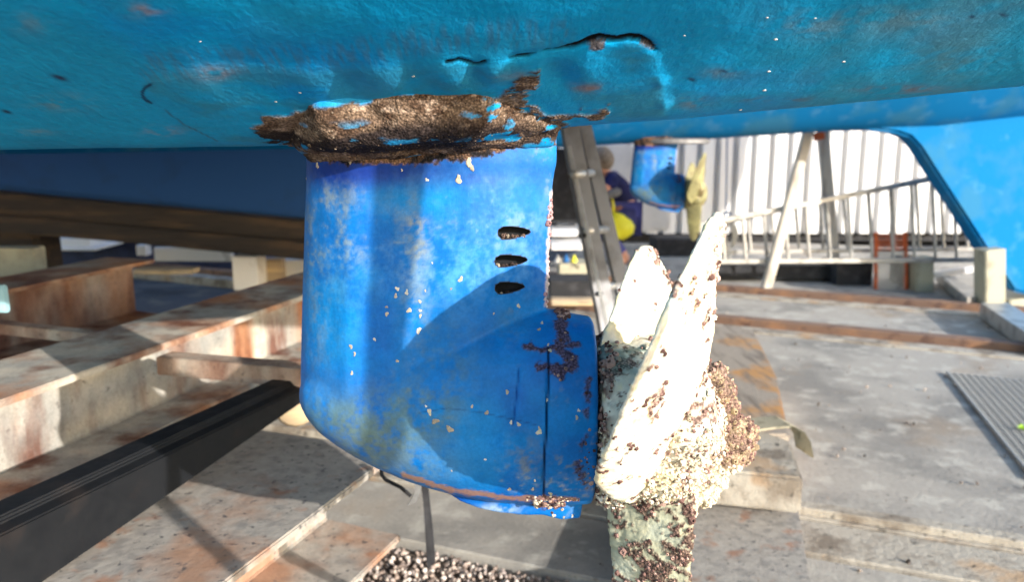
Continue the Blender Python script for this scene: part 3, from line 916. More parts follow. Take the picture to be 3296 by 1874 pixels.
# ------------------------------------------------------------------ propeller
def bronze_paint(P, seed, brown=.57):
    brown += .008
    a, b_, c = fbm(P, 36, seed), fbm(P, 22, seed + 3), fbm(P, 150, seed + 5)
    C = np.tile(srgb(216, 208, 190), (len(P), 1))
    C = mixc(C, srgb(176, 190, 178), sstep(b_, .45, .65) * .6)
    C = mixc(C, srgb(226, 210, 160), sstep(fbm(P, 35, seed + 8), .52, .66) * .6)
    br = sstep(a * .6 + c * .4, brown, brown + .05)
    C = mixc(C, srgb(150, 116, 104), br * .85)
    C = mixc(C, srgb(84, 62, 60), br * sstep(c, .52, .62) * .6)
    return C, br

# hub body
PR = Vector((0, YC, 0))
prop = None
HR = [(1922, 1128, 1590), (1932, 1112, 1610), (1960, 1108, 1625), (2010, 1118, 1640), (2080, 1135, 1650), (2150, 1150, 1640), (2220, 1180, 1605), (2285, 1205, 1540), (2315, 1230, 1500), (2330, 1270, 1450)]
ss = []
for (a, t, b_) in HR:
    zt, zb_ = PY(a, t, .96).z, PY(a, b_, .96).z
    x = PY(a, (t + b_) / 2, .96).x
    rad = (zt - zb_) / 2
    zc = (zt + zb_) / 2
    ss.append([(x, YC + .96 * rad * math.cos(q), zc + rad * math.sin(q)) for q in np.linspace(0, 2 * math.pi, 33)[:-1]])
hubV, hubF = stack(ss)
bm = bmesh.new()
bmesh.ops.create_icosphere(bm, subdivisions=3, radius=1)
for (cu, cv, yy, rx_, ry_, rz_) in [(2180, 1330, .885, .046, .055, .068), (2120, 1480, .90, .05, .05, .05), (2080, 1150, 1.0, .045, .05, .03)]:
    c = PY(cu, cv, yy)
    n0 = len(hubV)
    hubV += [(c.x + q.co.x * rx_, c.y + q.co.y * ry_, c.z + q.co.z * rz_) for q in bm.verts]
    hubF += [[q.index + n0 for q in f.verts] for f in bm.faces]
bm.free()
me = remesh(hubV, hubF, .0026, 8)
P = coords(me); Nn = vnormals(me)
hu, hv = project(P)
C, br = bronze_paint(P, 201, .54)
lowm = sstep(hv, 1440, 1540)
C = mixc(C, srgb(196, 180, 140), lowm * sstep(fbm(P, 90, 220), .45, .6) * .7)
left = 1 - sstep(hu, 1940, 1990)
C = mixc(C, srgb(96, 74, 70), left * sstep(fbm(P, 70, 222), .4, .55))
C = mixc(C, srgb(96, 120, 110), (1 - sstep(hv, 1150, 1260)) * sstep(fbm(P, 30, 225), .45, .6) * .8)
dis = .006 * (fbm(P, 40, 230) - .5) + .006 * (lowm + .3) * (fbm(P, 120, 231, 3) - .5) + .005 * left * (fbm(P, 90, 233) - .4)
P = P + Nn * dis[:, None]
setco(me, P - np.array(OFF[cat.name]))
me.shade_smooth()
prop = finish(me, 'propeller', 'bronze', cat, OFF[cat.name], C, np.clip(br + lowm * .6, 0, 1), label='propeller whitened by shell and barnacle growth')
hubP, hubN = P, Nn

def blade(edgeA, edgeB, thick, seed, brown=.56, nv=60, nu=34, belly=0.0, tip_round=True):
    """edgeA / edgeB: (u, v, y) lists from root to tip of the two edges"""
    A = [PY(*p) for p in edgeA]
    B = [PY(*p) for p in edgeB]
    def samp(L, t):
        n = len(L) - 1
        f = t * n
        i = min(int(f), n - 1)
        f -= i
        p0, p1, p2, p3 = L[max(i - 1, 0)], L[i], L[i + 1], L[min(i + 2, n)]
        return .5 * ((2 * p1) + (p2 - p0) * f + (2 * p0 - 5 * p1 + 4 * p2 - p3) * f * f + (3 * p1 - p0 - 3 * p2 + p3) * f ** 3)
    fr, bk = [], []
    for i in range(nv + 1):
        a, b_ = samp(A, i / nv), samp(B, i / nv)
        a2, b2 = samp(A, min(1, i / nv + .02)), samp(B, min(1, i / nv + .02))
        a1, b1 = samp(A, max(0, i / nv - .02)), samp(B, max(0, i / nv - .02))
        up = ((a2 + b2) - (a1 + b1)).normalized()
        nrm = (b_ - a).cross(up)
        nrm = nrm.normalized() if nrm.length > 1e-6 else Vector((1, 0, 0))
        tk = thick * (1 - .55 * i / nv)
        r1, r2 = [], []
        for j in range(nu + 1):
            s = j / nu
            p = a.lerp(b_, s) + nrm * belly * math.sin(math.pi * s) * (1 - i / nv * .5)
            e = tk * (.22 + .78 * math.sin(math.pi * min(max(s, 0), 1)) ** .6) / 2
            r1.append(p + nrm * e); r2.append(p - nrm * e)
        fr.append(r1); bk.append(r2)
    loops = [r1 + r2[::-1] for r1, r2 in zip(fr, bk)]
    V, Fc = stack(loops)
    me = remesh(V, Fc, .0020, 2)
    P = coords(me); N = vnormals(me)
    C, br = bronze_paint(P, seed, brown)
    dis = .006 * (fbm(P, 45, seed + 30) - .5) + .0025 * (fbm(P, 160, seed + 33, 3) - .5) + .006 * br * (fbm(P, 150, seed + 31, 3) - .3)
    P = P + N * dis[:, None]
    return me, P, N, C, br

allP, allN, allS, allC = [], [], [], []
# the blade swung up and towards the camera
eA = [(1950, 1590, .82), (1918, 1550, .775), (1942, 1470, .73), (1992, 1350, .69), (2055, 1200, .66), (2105, 1090, .65), (2158, 970, .658), (2214, 850, .675), (2262, 755, .705), (2290, 700, .738), (2305, 683, .76)]
eB = [(2040, 1610, .90), (2120, 1540, .90), (2200, 1420, .90), (2262, 1300, .90), (2278, 1180, .895), (2292, 1050, .89), (2302, 930, .87), (2312, 830, .84), (2322, 760, .81), (2324, 715, .79), (2314, 688, .775)]
me, P, N, C, br = blade(eA, eB, .020, 301, .575)
pu, pv = project(P)
setco(me, P - np.array(OFF[cat.name])); me.shade_smooth()
b1 = finish(me, 'blade', 'bronze', prop, OFF[cat.name], C, br)
m_ = (seg_dist(pu, pv, [(2300, 690), (2310, 760), (2290, 900), (2300, 1000)]) < 26)
a, b_ = pick(P, N, m_ & (N[:, 0] > -.2), 240, rng)
allP.extend(a); allN.extend(b_); allS.extend(rng.uniform(.0008, .0024, len(a))); allC.extend(colours(len(a), [srgb(214, 190, 176), srgb(190, 158, 150), srgb(226, 214, 196)], rng))
a, b_ = pick(P, N, (br > .8) & (N[:, 0] > 0), 150, rng)
allP.extend(a); allN.extend(b_); allS.extend(rng.uniform(.001, .0026, len(a))); allC.extend(colours(len(a), BROWN, rng))
# the blade swung up and away
eA = [(1925, 1140, .965), (1938, 1080, .975), (1968, 1010, .99), (1995, 930, 1.01), (2020, 860, 1.035), (2045, 812, 1.06), (2068, 793, 1.08)]
eB = [(2180, 1140, 1.03), (2176, 1080, 1.04), (2168, 1010, 1.06), (2160, 930, 1.08), (2135, 860, 1.095), (2110, 815, 1.10), (2084, 794, 1.10)]
me, P, N, C, br = blade(eA, eB, .020, 321, .575)
setco(me, P - np.array(OFF[cat.name])); me.shade_smooth()
b2 = finish(me, 'blade', 'bronze', prop, OFF[cat.name], C, br)
a, b_ = pick(P, N, (br > .8) & (N[:, 1] < 0), 110, rng)
allP.extend(a); allN.extend(b_); allS.extend(rng.uniform(.001, .0026, len(a))); allC.extend(colours(len(a), BROWN, rng))
# the blade hanging down
eA = [(1955, 1600, .93), (1958, 1660, .925), (1962, 1740, .92), (1972, 1830, .92), (1985, 1920, .925), (2010, 2020, .935), (2050, 2100, .95), (2085, 2125, .955)]
eB = [(2235, 1590, .885), (2232, 1660, .875), (2228, 1740, .87), (2222, 1830, .87), (2215, 1920, .88), (2195, 2020, .90), (2150, 2100, .935), (2110, 2125, .95)]
me, P, N, C, br = blade(eA, eB, .022, 341, .49)
C = mixc(C, srgb(150, 152, 128), .55 + .35 * sstep(fbm(P, 14, 350), .4, .6))
C = mixc(C, srgb(96, 70, 64), br * .85)
setco(me, P - np.array(OFF[cat.name])); me.shade_smooth()
b3 = finish(me, 'blade', 'bronze', prop, OFF[cat.name], C, br)
a, b_ = pick(P, N, (br > .8) & (N[:, 1] < 0), 300, rng)
allP.extend(a); allN.extend(b_); allS.extend(rng.uniform(.001, .0028, len(a))); allC.extend(colours(len(a), BROWN, rng))
# hub barnacles
def hubseed(mask, n, lo, hi, pal, lift=0):
    a, b_ = pick(hubP, hubN, mask, n, rng)
    allP.extend(a + b_ * lift * rng.random((len(a), 1))); allN.extend(b_); allS.extend(rng.uniform(lo, hi, len(a))); allC.extend(colours(len(a), pal, rng))
hf = hubN[:, 1] < .3
hubseed((hv > 1380) & hf, 2600, .0007, .0026, CREAM + CREAM + CREAM + BROWN[2:3], .004)
hubseed((hu < 1975) & (hv > 1180) & hf, 420, .0011, .0028, BROWN, .004)
hubseed((hu > 2200) & hf, 400, .001, .0028, CREAM + BROWN[:1], .003)
hubseed((hu < 1990) & (hv < 1180) & hf, 140, .002, .0042, BROWN + CREAM[1:2], .004)
hubseed((hv > 1600), 360, .0013, .0032, CREAM + BROWN, .006)
hubseed(hf & (hu > 1975), 260, .0012, .003, CREAM + BROWN, .002)
VV, FF, CC = scatter_cups(allP, allN, allS, allC, 19, .8)
obj('barnacle_crust', VV, FF, 'shell', prop, col=CC, kind='stuff')
# brown lump of growth on the propeller nut
ss = []
lump = MB()
rs = random.Random(9)
base = MB()
sphV, sphF = [], []
for (cu, cv, r, yy) in [(2310, 1260, .022, .95), (2325, 1320, .022, .95), (2340, 1400, .03, .95), (2375, 1400, .024, .95), (2380, 1450, .020, .95), (2330, 1460, .026, .95), (2300, 1210, .016, .95), (2290, 1540, .02, .94), (2270, 1590, .016, .93), (2200, 1620, .02, .92)]:
    c = PY(cu, cv, yy)
    bm = bmesh.new()
    bmesh.ops.create_icosphere(bm, subdivisions=3, radius=r)
    n0 = len(sphV)
    for vv in bm.verts:
        sphV.append(c + vv.co)
    sphF += [[q.index + n0 for q in f.verts] for f in bm.faces]
    bm.free()
me = remesh(sphV, sphF, .0026, 1)
P = coords(me); N = vnormals(me)
P = P + N * (.010 * (fbm(P, 70, 401, 4) - .5))[:, None]
C = mixc(np.tile(srgb(124, 102, 90), (len(P), 1)), srgb(164, 142, 118), sstep(fbm(P, 60, 403), .48, .62))
C = mixc(C, srgb(222, 210, 180), sstep(project(P)[1], 1490, 1540) * .9)
setco(me, P - np.array(OFF[cat.name])); me.shade_smooth()
lumpo = finish(me, 'growth_clump', 'bronze', prop, OFF[cat.name], C, np.ones(len(P)) * .9, kind='stuff')
a, b_ = pick(P, N, P[:, 1] < .96, 1100, rng)
palc = []
uu_, vv_ = project(a)
for k in range(len(a)):
    palc.append((CREAM[rng.integers(0, 3)] if vv_[k] > 1500 else (BROWN[rng.integers(0, 3)] * 1.05 if rng.random() < .6 else srgb(170, 150, 122))) * rng.uniform(.85, 1.15))
VV, FF, CC = scatter_cups(a, b_, rng.uniform(.001, .0028, len(a)), palc, 23, .9)
obj('barnacle_crust', VV, FF, 'shell', prop, col=CC, kind='stuff')

# ---- the far hull, its drive, skeg and keel
YF = 5.3
zb_far = lambda X_: np.interp(X_, [-7, .0, .29, 1.2, 2.05, 2.7, 5.2], [.9, 1.035, 1.05, 1.10, 1.155, 1.17, 1.45])
ax_far = lambda X_: .45 * np.interp(X_, [-7, -5, -2.5, 5], [.12, .7, 1, 1])
P, Fq, _ = hull_grid(np.linspace(-7, 5.2, 60), np.linspace(0, 1.0, 50), np.linspace(.02, 1.0, 30), YF, zb_far, ax_far, .95, .22)
obj('hull', P, Fq, 'farblue', cat, smooth=True)
poly = [(2560, 404), (2680, 409), (2800, 416), (2890, 428), (2930, 442), (2962, 476), (3010, 552), (3100, 690), (3190, 830), (3262, 938), (3300, 948), (3500, 958), (3620, 930), (3640, 240), (2560, 240)]
pl = [PY(a, b_, YF - .09) for a, b_ in poly]
MB().prism(pl, (0, .18, 0)).build('skeg', 'farblue', cat, bevel=.02, smooth=False)
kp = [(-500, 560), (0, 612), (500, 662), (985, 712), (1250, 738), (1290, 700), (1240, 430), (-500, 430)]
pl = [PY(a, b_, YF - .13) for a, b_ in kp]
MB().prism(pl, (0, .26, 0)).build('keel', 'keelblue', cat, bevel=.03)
# bridge deck and crossbeam joining the hulls, above the frame
MB().box((-4.5, 1.2, 1.95), (1.4, 5.1, 2.1), .02).build('bridge_deck', 'white_gel', cat)
MB().box((2.2, 1.0, 2.2), (2.35, 5.3, 2.34), .02).build('crossbeam', 'white_gel', cat)
MB().box((-5.6, .55, 2.35), (2.7, 1.42, 2.39), .01).build('deck', 'white_gel', cat)
MB().box((-6.6, 4.86, 2.35), (5.2, 5.74, 2.39), .01).build('deck', 'white_gel', cat)
DX, DY, DZ = 1.060, YF - YC - .1, .0
farleg = obj('drive_leg', coords(leg.data), [list(p.vertices) for p in leg.data.polygons][:0] or [[0, 1, 2]], 'leg', cat)
bpy.data.objects.remove(farleg)
def shifted(o, par):
    c = o.copy()
    COL.objects.link(c)
    c.parent = par
    c.location = (0, 0, 0)
    return c
fl_ = shifted(leg, cat); fl_.scale = (.93,) * 3; fl_.location = (1.015, YF - YC - .08, .062); fl_['label'] = 'clean blue drive leg of the hull behind'
fp_ = shifted(prop, cat); fp_.scale = (.93,) * 3; fp_.location = (1.015, YF - YC - .08, .062); fp_['label'] = 'yellowish propeller on the hull behind'
M['farbronze'] = mat('yellowed_bronze', srgb(138, 134, 96), [(srgb(110, 96, 66), 14, .5, .64), (srgb(176, 170, 120), 9, .52, .66)], rough=.5, metal=.2)
for b in (b1, b2, b3):
    c = shifted(b, fp_)
    c.material_slots[0].link = 'OBJECT'; c.material_slots[0].material = M['farbronze']
fp_.material_slots[0].link = 'OBJECT'; fp_.material_slots[0].material = M['farbronze']
dsc = MB()
cc0 = PY(2175, 456, YF - .05)
rim = []
dsc.add(*stack([[(cc0.x + .22 * k * math.cos(t), cc0.y + .13 * k * math.sin(t), cc0.z + dz) for t in np.linspace(0, 2 * math.pi, 29)[:-1]] for k, dz in ((.9, .022), (1, .012), (1, -.006), (.92, -.014))]))
dsc.build('leg_flange', 'alu_dark', cat, smooth=False)

# ================================================================== GROUND
D1 = (G(3296, 1770) - G(2570, 1655)).normalized()
E1 = Vector((D1.x, D1.y, 0)).normalized()
E2 = Vector((-E1.y, E1.x, 0))
def q_of(u_, v_, z=0):
    return G(u_, v_, z).dot(E2)
def L2W(p, q, z):
    w_ = E1 * p + E2 * q
    return Vector((w_.x, w_.y, z))
def strip(mb, p0, p1, q0, q1, z0, z1, c=.004):
    prof = [(q0, z0), (q1, z0), (q1, z1 - c), (q1 - c, z1), (q0 + c, z1), (q0, z1 - c)]
    V = [L2W(p0, a, b_) for a, b_ in prof] + [L2W(p1, a, b_) for a, b_ in prof]
    n = 6
    Fc = [[i, (i + 1) % n, n + (i + 1) % n, n + i] for i in range(n)] + [list(range(n))[::-1], list(range(n, 2 * n))]
    mb.add(V, Fc)
    return mb
g = MB()
S = 300
g.add([(-S, -S, -.06), (S, -S, -.06), (S, S, -.06), (-S, S, -.06)], [[0, 1, 2, 3]])
g.build('ground', 'asphalt', kind='structure')
q0 = q_of(1600, 1798)
q2 = q_of(2900, 1836)
q1 = q_of(2900, 1707)
qr2 = q_of(2900, 1092)
qr1 = q_of(2900, 984)
pv_ = MB()
strip(pv_, -14, 14, q0, q2 - .02, -.08, 0)
pv_.build('kerb', 'concrete', kind='structure')
strip(MB(), -14, 14, q2 + .008, q1 - .035, -.08, .0).build('kerb', 'concrete2', kind='structure')
strip(MB(), -2.3, 14, q1 + .075, 9.2, -.085, -.004).build('pavement', 'concrete', kind='structure')
def frame_of(k):
    if k == 0:
        return E1, E2
    p_, q_ = [None, (G(2230, 1030), G(3296, 1132)), (G(2230, 930), G(3296, 1012))][k]
    e = (q_ - p_); e.z = 0; e.normalize()
    return e, Vector((-e.y, e.x, 0))
def ang_strip(mb, k, a, b_, z0, z1, c=.003):
    e1, e2 = frame_of(k)
    prof = [(a, z0), (b_, z0), (b_, z1 - c), (b_ - c, z1), (a + c, z1), (a, z1 - c)]
    V = [e1 * p + e2 * q + Vector((0, 0, z)) for p in (-12, 12) for q, z in prof]
    n = 6
    mb.add(V, [[i, (i + 1) % n, n + (i + 1) % n, n + i] for i in range(n)] + [list(range(n))[::-1], list(range(n, 2 * n))])
    return mb
qr2 = G(2230, 1030).dot(frame_of(1)[1]); qr1 = G(2230, 930).dot(frame_of(2)[1])
# steel rails of the slipway
for k, (q_, wd, lab) in enumerate([(q1 + .025, .05, 'rusty steel edging rail along near side of the grey slab'), (qr2, .09, 'rust brown slipway rail crossing the slab behind the propeller'), (qr1, .09, 'furthest rust brown slipway rail near the lying ladder')]):
    t = MB()
    h = .022 if k == 0 else .045
    for (a, b_, z0, z1) in [(q_ - wd / 2 - .02, q_ + wd / 2 + .02, -.07, .001), (q_ - wd / 2, q_ + wd / 2, .001, h)]:
        ang_strip(t, k, a, b_, z0, z1, .003)
    t.build('steel_rail', 'concrete2' if k == 0 else 'rail', label=lab, cat='rail', group='steel rails let into the slipway', origin=tuple(L2W(0, q_, 0)))
for k, q_ in ((1, qr2), (2, qr1)):
    ang_strip(MB(), k, q_ - .19, q_ - .066, -.08, .006).build('kerb', 'concrete2', kind='structure')
# gravel
gb = MB()
strip(gb, -14, 14, -6, q0 - .004, -.08, -.035)
gb.build('gravel_bed', 'gravelbed', kind='structure')
rp = np.random.default_rng(11)
VV, FF, CC = [], [], []
bm = bmesh.new()
bmesh.ops.create_icosphere(bm, subdivisions=1, radius=1)
iv = np.array([tuple(x.co) for x in bm.verts]); ifc = [[q.index for q in f.verts] for f in bm.faces]
bm.free()
cols = [srgb(198, 180, 166), srgb(170, 152, 140), srgb(146, 128, 116), srgb(214, 200, 188), srgb(160, 146, 138), srgb(112, 98, 90)]
cnt = 0
while cnt < 15000:
    p, q_ = rp.uniform(-1.6, 1.2), q0 - .012 - rp.random() ** 1.0 * .75
    wpt = L2W(p, q_, 0)
    r = rp.uniform(.0045, .0095) * (1.25 if rp.random() < .15 else 1)
    A = rp.normal(size=(3, 3)); Q, _r = np.linalg.qr(A)
    sc_ = np.array([1, rp.uniform(.65, 1), rp.uniform(.5, .8)]) * r
    vv = (iv * (1 + .25 * (rp.random((len(iv), 1)) - .5)) * sc_) @ Q.T + np.array([wpt.x, wpt.y, -.033 + r * .4 + rp.random() * .014])
    b0 = cnt * len(iv)
    VV.append(vv)
    FF += [[i + b0 for i in f] for f in ifc]
    CC.append(np.tile(cols[rp.integers(0, 6)] * rp.uniform(.85, 1.1), (len(iv), 1)))
    cnt += 1
obj('gravel', np.concatenate(VV), FF, 'pebble', smooth=True, col=np.concatenate(CC), kind='stuff')

# grit and flakes lying on the slabs
rq = np.random.default_rng(21)
VV, FF, CC = [], [], []
for k in range(380):
    p, q_ = rq.uniform(-.6, 3.2), q0 + .05 + rq.random() ** 1.5 * 3.6
    wpt = L2W(p, q_, 0)
    r_ = rq.uniform(.003, .010)
    A = rq.normal(size=(3, 3)); Q, _r = np.linalg.qr(A)
    vv = (iv * (1 + .3 * (rq.random((len(iv), 1)) - .5)) * np.array([1, .8, .5]) * r_) @ Q.T + np.array([wpt.x, wpt.y, r_ * .3 + .001])
    FF += [[i + k * len(iv) for i in f] for f in ifc]
    VV.append(vv); CC.append(np.tile(cols[rq.integers(0, 6)] * rq.uniform(.2, .7), (len(iv), 1)))
obj('grit', np.concatenate(VV), FF, 'pebble', col=np.concatenate(CC), kind='stuff')

# open mesh grating let into the slab, right
gr = empty('floor_grating', 'galvanised open mesh grating set into the grey slab at right', 'grating', G(3200, 1300, .01))
a, b_ = G(3055, 1200, .006), G(3500, 1700, .006)
gp = [G(3052, 1202, .006), G(3330, 1530, .006)]
ga = MB()
o_ = G(3052, 1202, .006)
dirA = (G(3330, 1545, .006) - o_).normalized()
dirB = E1
la = (G(3330, 1545, .006) - o_).length
for k in range(int(la / .026)):
    s_ = o_ + dirA * k * .026
    ga.bar(s_, s_ + dirB * 1.3, .005, .006, c=.001)
for k in range(int(1.3 / .03)):
    s_ = o_ + dirB * (k * .03)
    ga.bar(s_ + Vector((0, 0, .003)), s_ + dirA * la + Vector((0, 0, .003)), .004, .004, c=.001)
ga.build('mesh_panel', 'mesh', gr)
fr_ = MB()
fr_.bar(o_ - dirA * .02, o_ + dirA * la, .012, .008)
fr_.build('frame', 'mesh', gr)
# bits of green weed
wd_ = MB()
c0 = G(3292, 1385, .012)
rs = random.Random(4)
for k in range(16):
    t = rs.uniform(0, 6.28)
    d = Vector((math.cos(t), math.sin(t), rs.uniform(.3, .9))) * .022
    s_ = d.cross(Vector((0, 0, 1))).normalized() * .006
    wd_.add([c0, c0 + d * .5 + s_, c0 + d, c0 + d * .5 - s_], [[0, 1, 2, 3]])
wd_.build('weed', 'green', label='small yellow green weed on the mesh grating', cat='plant', origin=tuple(c0))

# ================================================================== CRADLE BEAMS (left)
def ibeam_prof(wd, ht, tf, tw):               # top centre at origin
    h = wd / 2
    return [(-h, 0), (h, 0), (h, -tf), (tw / 2, -tf - .006), (tw / 2, -ht + tf + .006), (h, -ht + tf), (h, -ht), (-h, -ht), (-h, -ht + tf), (-tw / 2, -ht + tf + .006), (-tw / 2, -tf - .006), (-h, -tf)]
def beam(name, u1, v1, u2, v2, z, wd, ht, m, label, side=-1, tf=.014, tw=.011, ext=(0, 0), rot=0):
    """u,v pairs: the right hand top edge of the beam at height z"""
    A, B = G(u1, v1, z), G(u2, v2, z)
    d = (B - A).normalized()
    A = A - d * ext[0]; B = B + d * ext[1]
    s_ = Vector((d.y, -d.x, 0))
    A = A - s_ * wd / 2; B = B - s_ * wd / 2
    t = MB().extrude(ibeam_prof(wd, ht, tf, tw), A, B, side=s_)
    e = (A + B) / 2
    return t.build(name, m, bevel=.003, label=label, cat='steel beam', group='steel beams of the boat cradle', origin=(A.x, A.y, 0)), A, B, d, s_
ZA = .60
bA, A1, A2, dA, sA = beam('cradle_beam', 0, 1290, 968, 955, ZA, .262, .225, 'beam', 'long rust streaked grey beam running up to the right in mid left', ext=(.9, .9), tf=.016)
ZE = .42
bE, E1a, E2a, dE, sE = beam('cradle_beam', 820, 1800, 1240, 1482, ZE, .40, .22, 'beamE', 'nearest pale galvanised beam at bottom left, crossed by a shadow', ext=(.9, .06), tf=.016)
bB, B1, B2, dB, sB = beam('cradle_beam', 40, 930, 500, 835, ZA, .25, .25, 'beam2', 'dull rusty beam end in the shade behind the long grey beam', ext=(.8, 0))
# black channel between the two near beams
zD = .55
Aa, Ab = G(0, 1640, zD), G(940, 1212, zD)
dD = (Ab - Aa).normalized(); sD = Vector((dD.y, -dD.x, 0))
t = MB()
def on_side(u_, v_, off):                     # point of the photo ray on the beam's right hand face
    d_ = ray(u_, v_)
    tt_ = ((Aa + sD * off) - Vector((0, 0, HC))).dot(sD) / d_.dot(sD)
    return Vector((0, 0, HC)) + d_ * tt_
z1_, z2_ = on_side(150, 1874, .05).z, on_side(880, 1340, .05).z
sec = []
for f_ in (-1.0, 0, .5, 1.0, 1.5):
    c_ = Aa.lerp(Ab, f_)
    zb_ = z1_ + (z2_ - z1_) * f_
    zb_ = max(.3, min(zb_, zD - .03))
    sec.append([(c_ + sD * o_ + Vector((0, 0, h_ if h_ is not None else zb_ - zD)))  for o_, h_ in ((-.03, 0), (.022, 0), (.024, -.010), (.05, -.014), (.05, None), (-.03, None))])
t.add(*stack(sec))
bd = t.build('black_beam', 'black', bevel=.003, label='black painted channel lying between the two grey beams', cat='steel beam', origin=(Aa.x, Aa.y, 0))
Sa, Sb = G(90, 1600, zD + .004), G(265, 1512, zD + .004)
# cross members, welded angle with rusty lip
def crossbar(u1, v1, u2, v2, z, wd, ht, m, label, ext=(0, 0)):
    A, B = G(u1, v1, z), G(u2, v2, z)
    d = (B - A).normalized()
    A = A - d * ext[0]; B = B + d * ext[1]
    s_ = Vector((-d.y, d.x, 0))
    t = MB().extrude([(0, 0), (wd, 0), (wd, -.008), (.008, -.008), (.008, -ht), (0, -ht)], A, B, side=s_)
    return t.build('cross_member', m, bevel=.0025, label=label, cat='steel bar', group='cross members of the boat cradle', origin=(A.x, A.y, 0))
crossbar(500, 1150, 968, 1190, ZA - .02, .06, .045, 'beam2', 'rusty cross bar running right from the long grey beam', ext=(0, .28))
crossbar(0, 1045, 300, 1078, ZA - .01, .045, .03, 'beam2', 'orange rusted cross bar at the left edge of the photo', ext=(.8, .05))
# cradle legs to the ground (stands of the beams)
for (P_, z_, lab) in [(A1 + dA * .5, ZA - .20, 'short steel post under the long grey beam, out at left'), (A2 - dA * .3, ZA - .20, 'short steel post under the far end of the long grey beam'), (E1a + dE * .4, ZE - .22, 'short steel post under the nearest pale beam'), (B1 + dB * .4, ZA - .25, 'short steel post under the shaded beam end')]:
    MB().bar((P_.x, P_.y, -.05), (P_.x, P_.y, z_), .10, .10, up=Vector((0, 1, 0))).build('beam_post', 'beam2', label=lab, cat='post', group='posts under the cradle beams', origin=(P_.x, P_.y, 0))
# bearer timbers under the far keel
tb = MB()
a, b_ = PY(-500, 620, 5.05), PY(1300, 780, 5.05)
tt = [PY(-500, 575, 5.03), PY(0, 622, 5.03), PY(985, 714, 5.03), PY(1290, 742, 5.03), PY(1290, 800, 5.03), PY(985, 776, 5.03), PY(0, 690, 5.03), PY(-500, 650, 5.03)]
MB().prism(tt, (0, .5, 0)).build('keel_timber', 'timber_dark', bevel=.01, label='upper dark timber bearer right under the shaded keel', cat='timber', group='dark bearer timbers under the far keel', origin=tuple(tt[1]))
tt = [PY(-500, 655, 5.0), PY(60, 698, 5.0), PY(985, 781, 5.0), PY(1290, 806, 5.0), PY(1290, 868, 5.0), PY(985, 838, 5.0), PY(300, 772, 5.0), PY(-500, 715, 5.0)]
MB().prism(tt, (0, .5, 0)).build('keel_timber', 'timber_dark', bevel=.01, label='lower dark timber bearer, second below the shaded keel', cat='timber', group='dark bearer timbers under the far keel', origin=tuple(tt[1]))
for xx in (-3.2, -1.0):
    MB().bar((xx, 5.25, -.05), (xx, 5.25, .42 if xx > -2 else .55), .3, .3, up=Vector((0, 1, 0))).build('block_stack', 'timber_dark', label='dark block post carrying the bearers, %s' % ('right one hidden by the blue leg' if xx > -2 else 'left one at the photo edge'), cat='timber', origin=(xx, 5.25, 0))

# lower right: packing timber and plate behind the propeller
bF, Fa, Fb, dF, sF = beam('cradle_beam', 2610, 1874, 2560, 1585, .13, .27, .12, 'beamE', 'grey plate topped beam under the timber packing right of the propeller', ext=(.6, .22), tf=.016)
def slab(poly_uvz, thick, m, name, label, cat_, bevel=.006, **kw):
    pl = [G(*p) for p in poly_uvz]
    return MB().prism(pl, (0, 0, -thick)).build(name, m, bevel=bevel, label=label, cat=cat_, origin=tuple(pl[0]), **kw)
slab([(1960, 1360, .25), (2420, 1375, .25), (2545, 1420, .25), (2585, 1540, .25), (1960, 1480, .25)], .10, 'concrete2', 'packing_block', 'thick weathered packing block on the plate beam right of the propeller', 'block', bevel=.008)
slab([(1950, 1010, .17), (2425, 1060, .17), (2500, 1210, .17), (2540, 1400, .17), (1950, 1400, .17)], .15, 'timber2', 'packing_timber', 'broad worn timber baulk behind the propeller blade', 'timber', bevel=.008)
# webbing strap end flopping over the block
st = [(2300, 1385, .258), (2400, 1372, .262), (2470, 1362, .275), (2520, 1358, .285), (2560, 1378, .28), (2580, 1410, .262), (2588, 1455, .23)]
pts = [G(a, b_, c) for a, b_, c in st]
V, Fc = [], []
for p in pts:
    V += [p + Vector((-.006, .05, 0)), p + Vector((.014, -.035, 0)), p + Vector((.014, -.035, -.006)), p + Vector((-.006, .05, -.006))]
for i in range(len(pts) - 1):
    for k in range(4):
        Fc.append([i * 4 + k, i * 4 + (k + 1) % 4, i * 4 + 4 + (k + 1) % 4, i * 4 + 4 + k])
Fc += [[0, 1, 2, 3], [len(V) - 1, len(V) - 2, len(V) - 3, len(V) - 4]]
MB().add(V, Fc).build('webbing_strap', 'webbing', label='frayed pale webbing strap curling over the packing block', cat='strap', origin=tuple(pts[0]))
# round timber end behind the leg, steel bracket and narrow black strip below it
c = G(965, 1290, .42)
MB().tube([c + Vector((-.02, .12, 0)), c + Vector((0, -.05, 0)), c + Vector((.003, -.06, 0))], [.055, .055, .045], 16).build('timber_stub', 'timber', label='round cut timber end behind the leading edge of the drive leg', cat='timber', smooth=True, origin=tuple(c))
br_ = MB()
h1 = [PY(1228, 1500, 1.55), PY(1228, 1528, 1.53), PY(1240, 1545, 1.52), PY(1290, 1570, 1.5), PY(1322, 1598, 1.5)]
br_.tube(h1, .004, 8)
br_.build('wire_hook', 'black', label='bent dark wire hook beside the nearest pale beam', cat='hook', origin=tuple(h1[0]))
pl = [PY(1340, 1500, 1.45), PY(1358, 1500, 1.45), PY(1352, 1590, 1.45), PY(1338, 1618, 1.45), PY(1312, 1630, 1.45), PY(1334, 1590, 1.45)]
MB().prism(pl, (0, .012, 0)).build('steel_tab', 'shine', label='bright bent steel tab hanging below the drive leg', cat='bracket', origin=tuple(pl[0]))
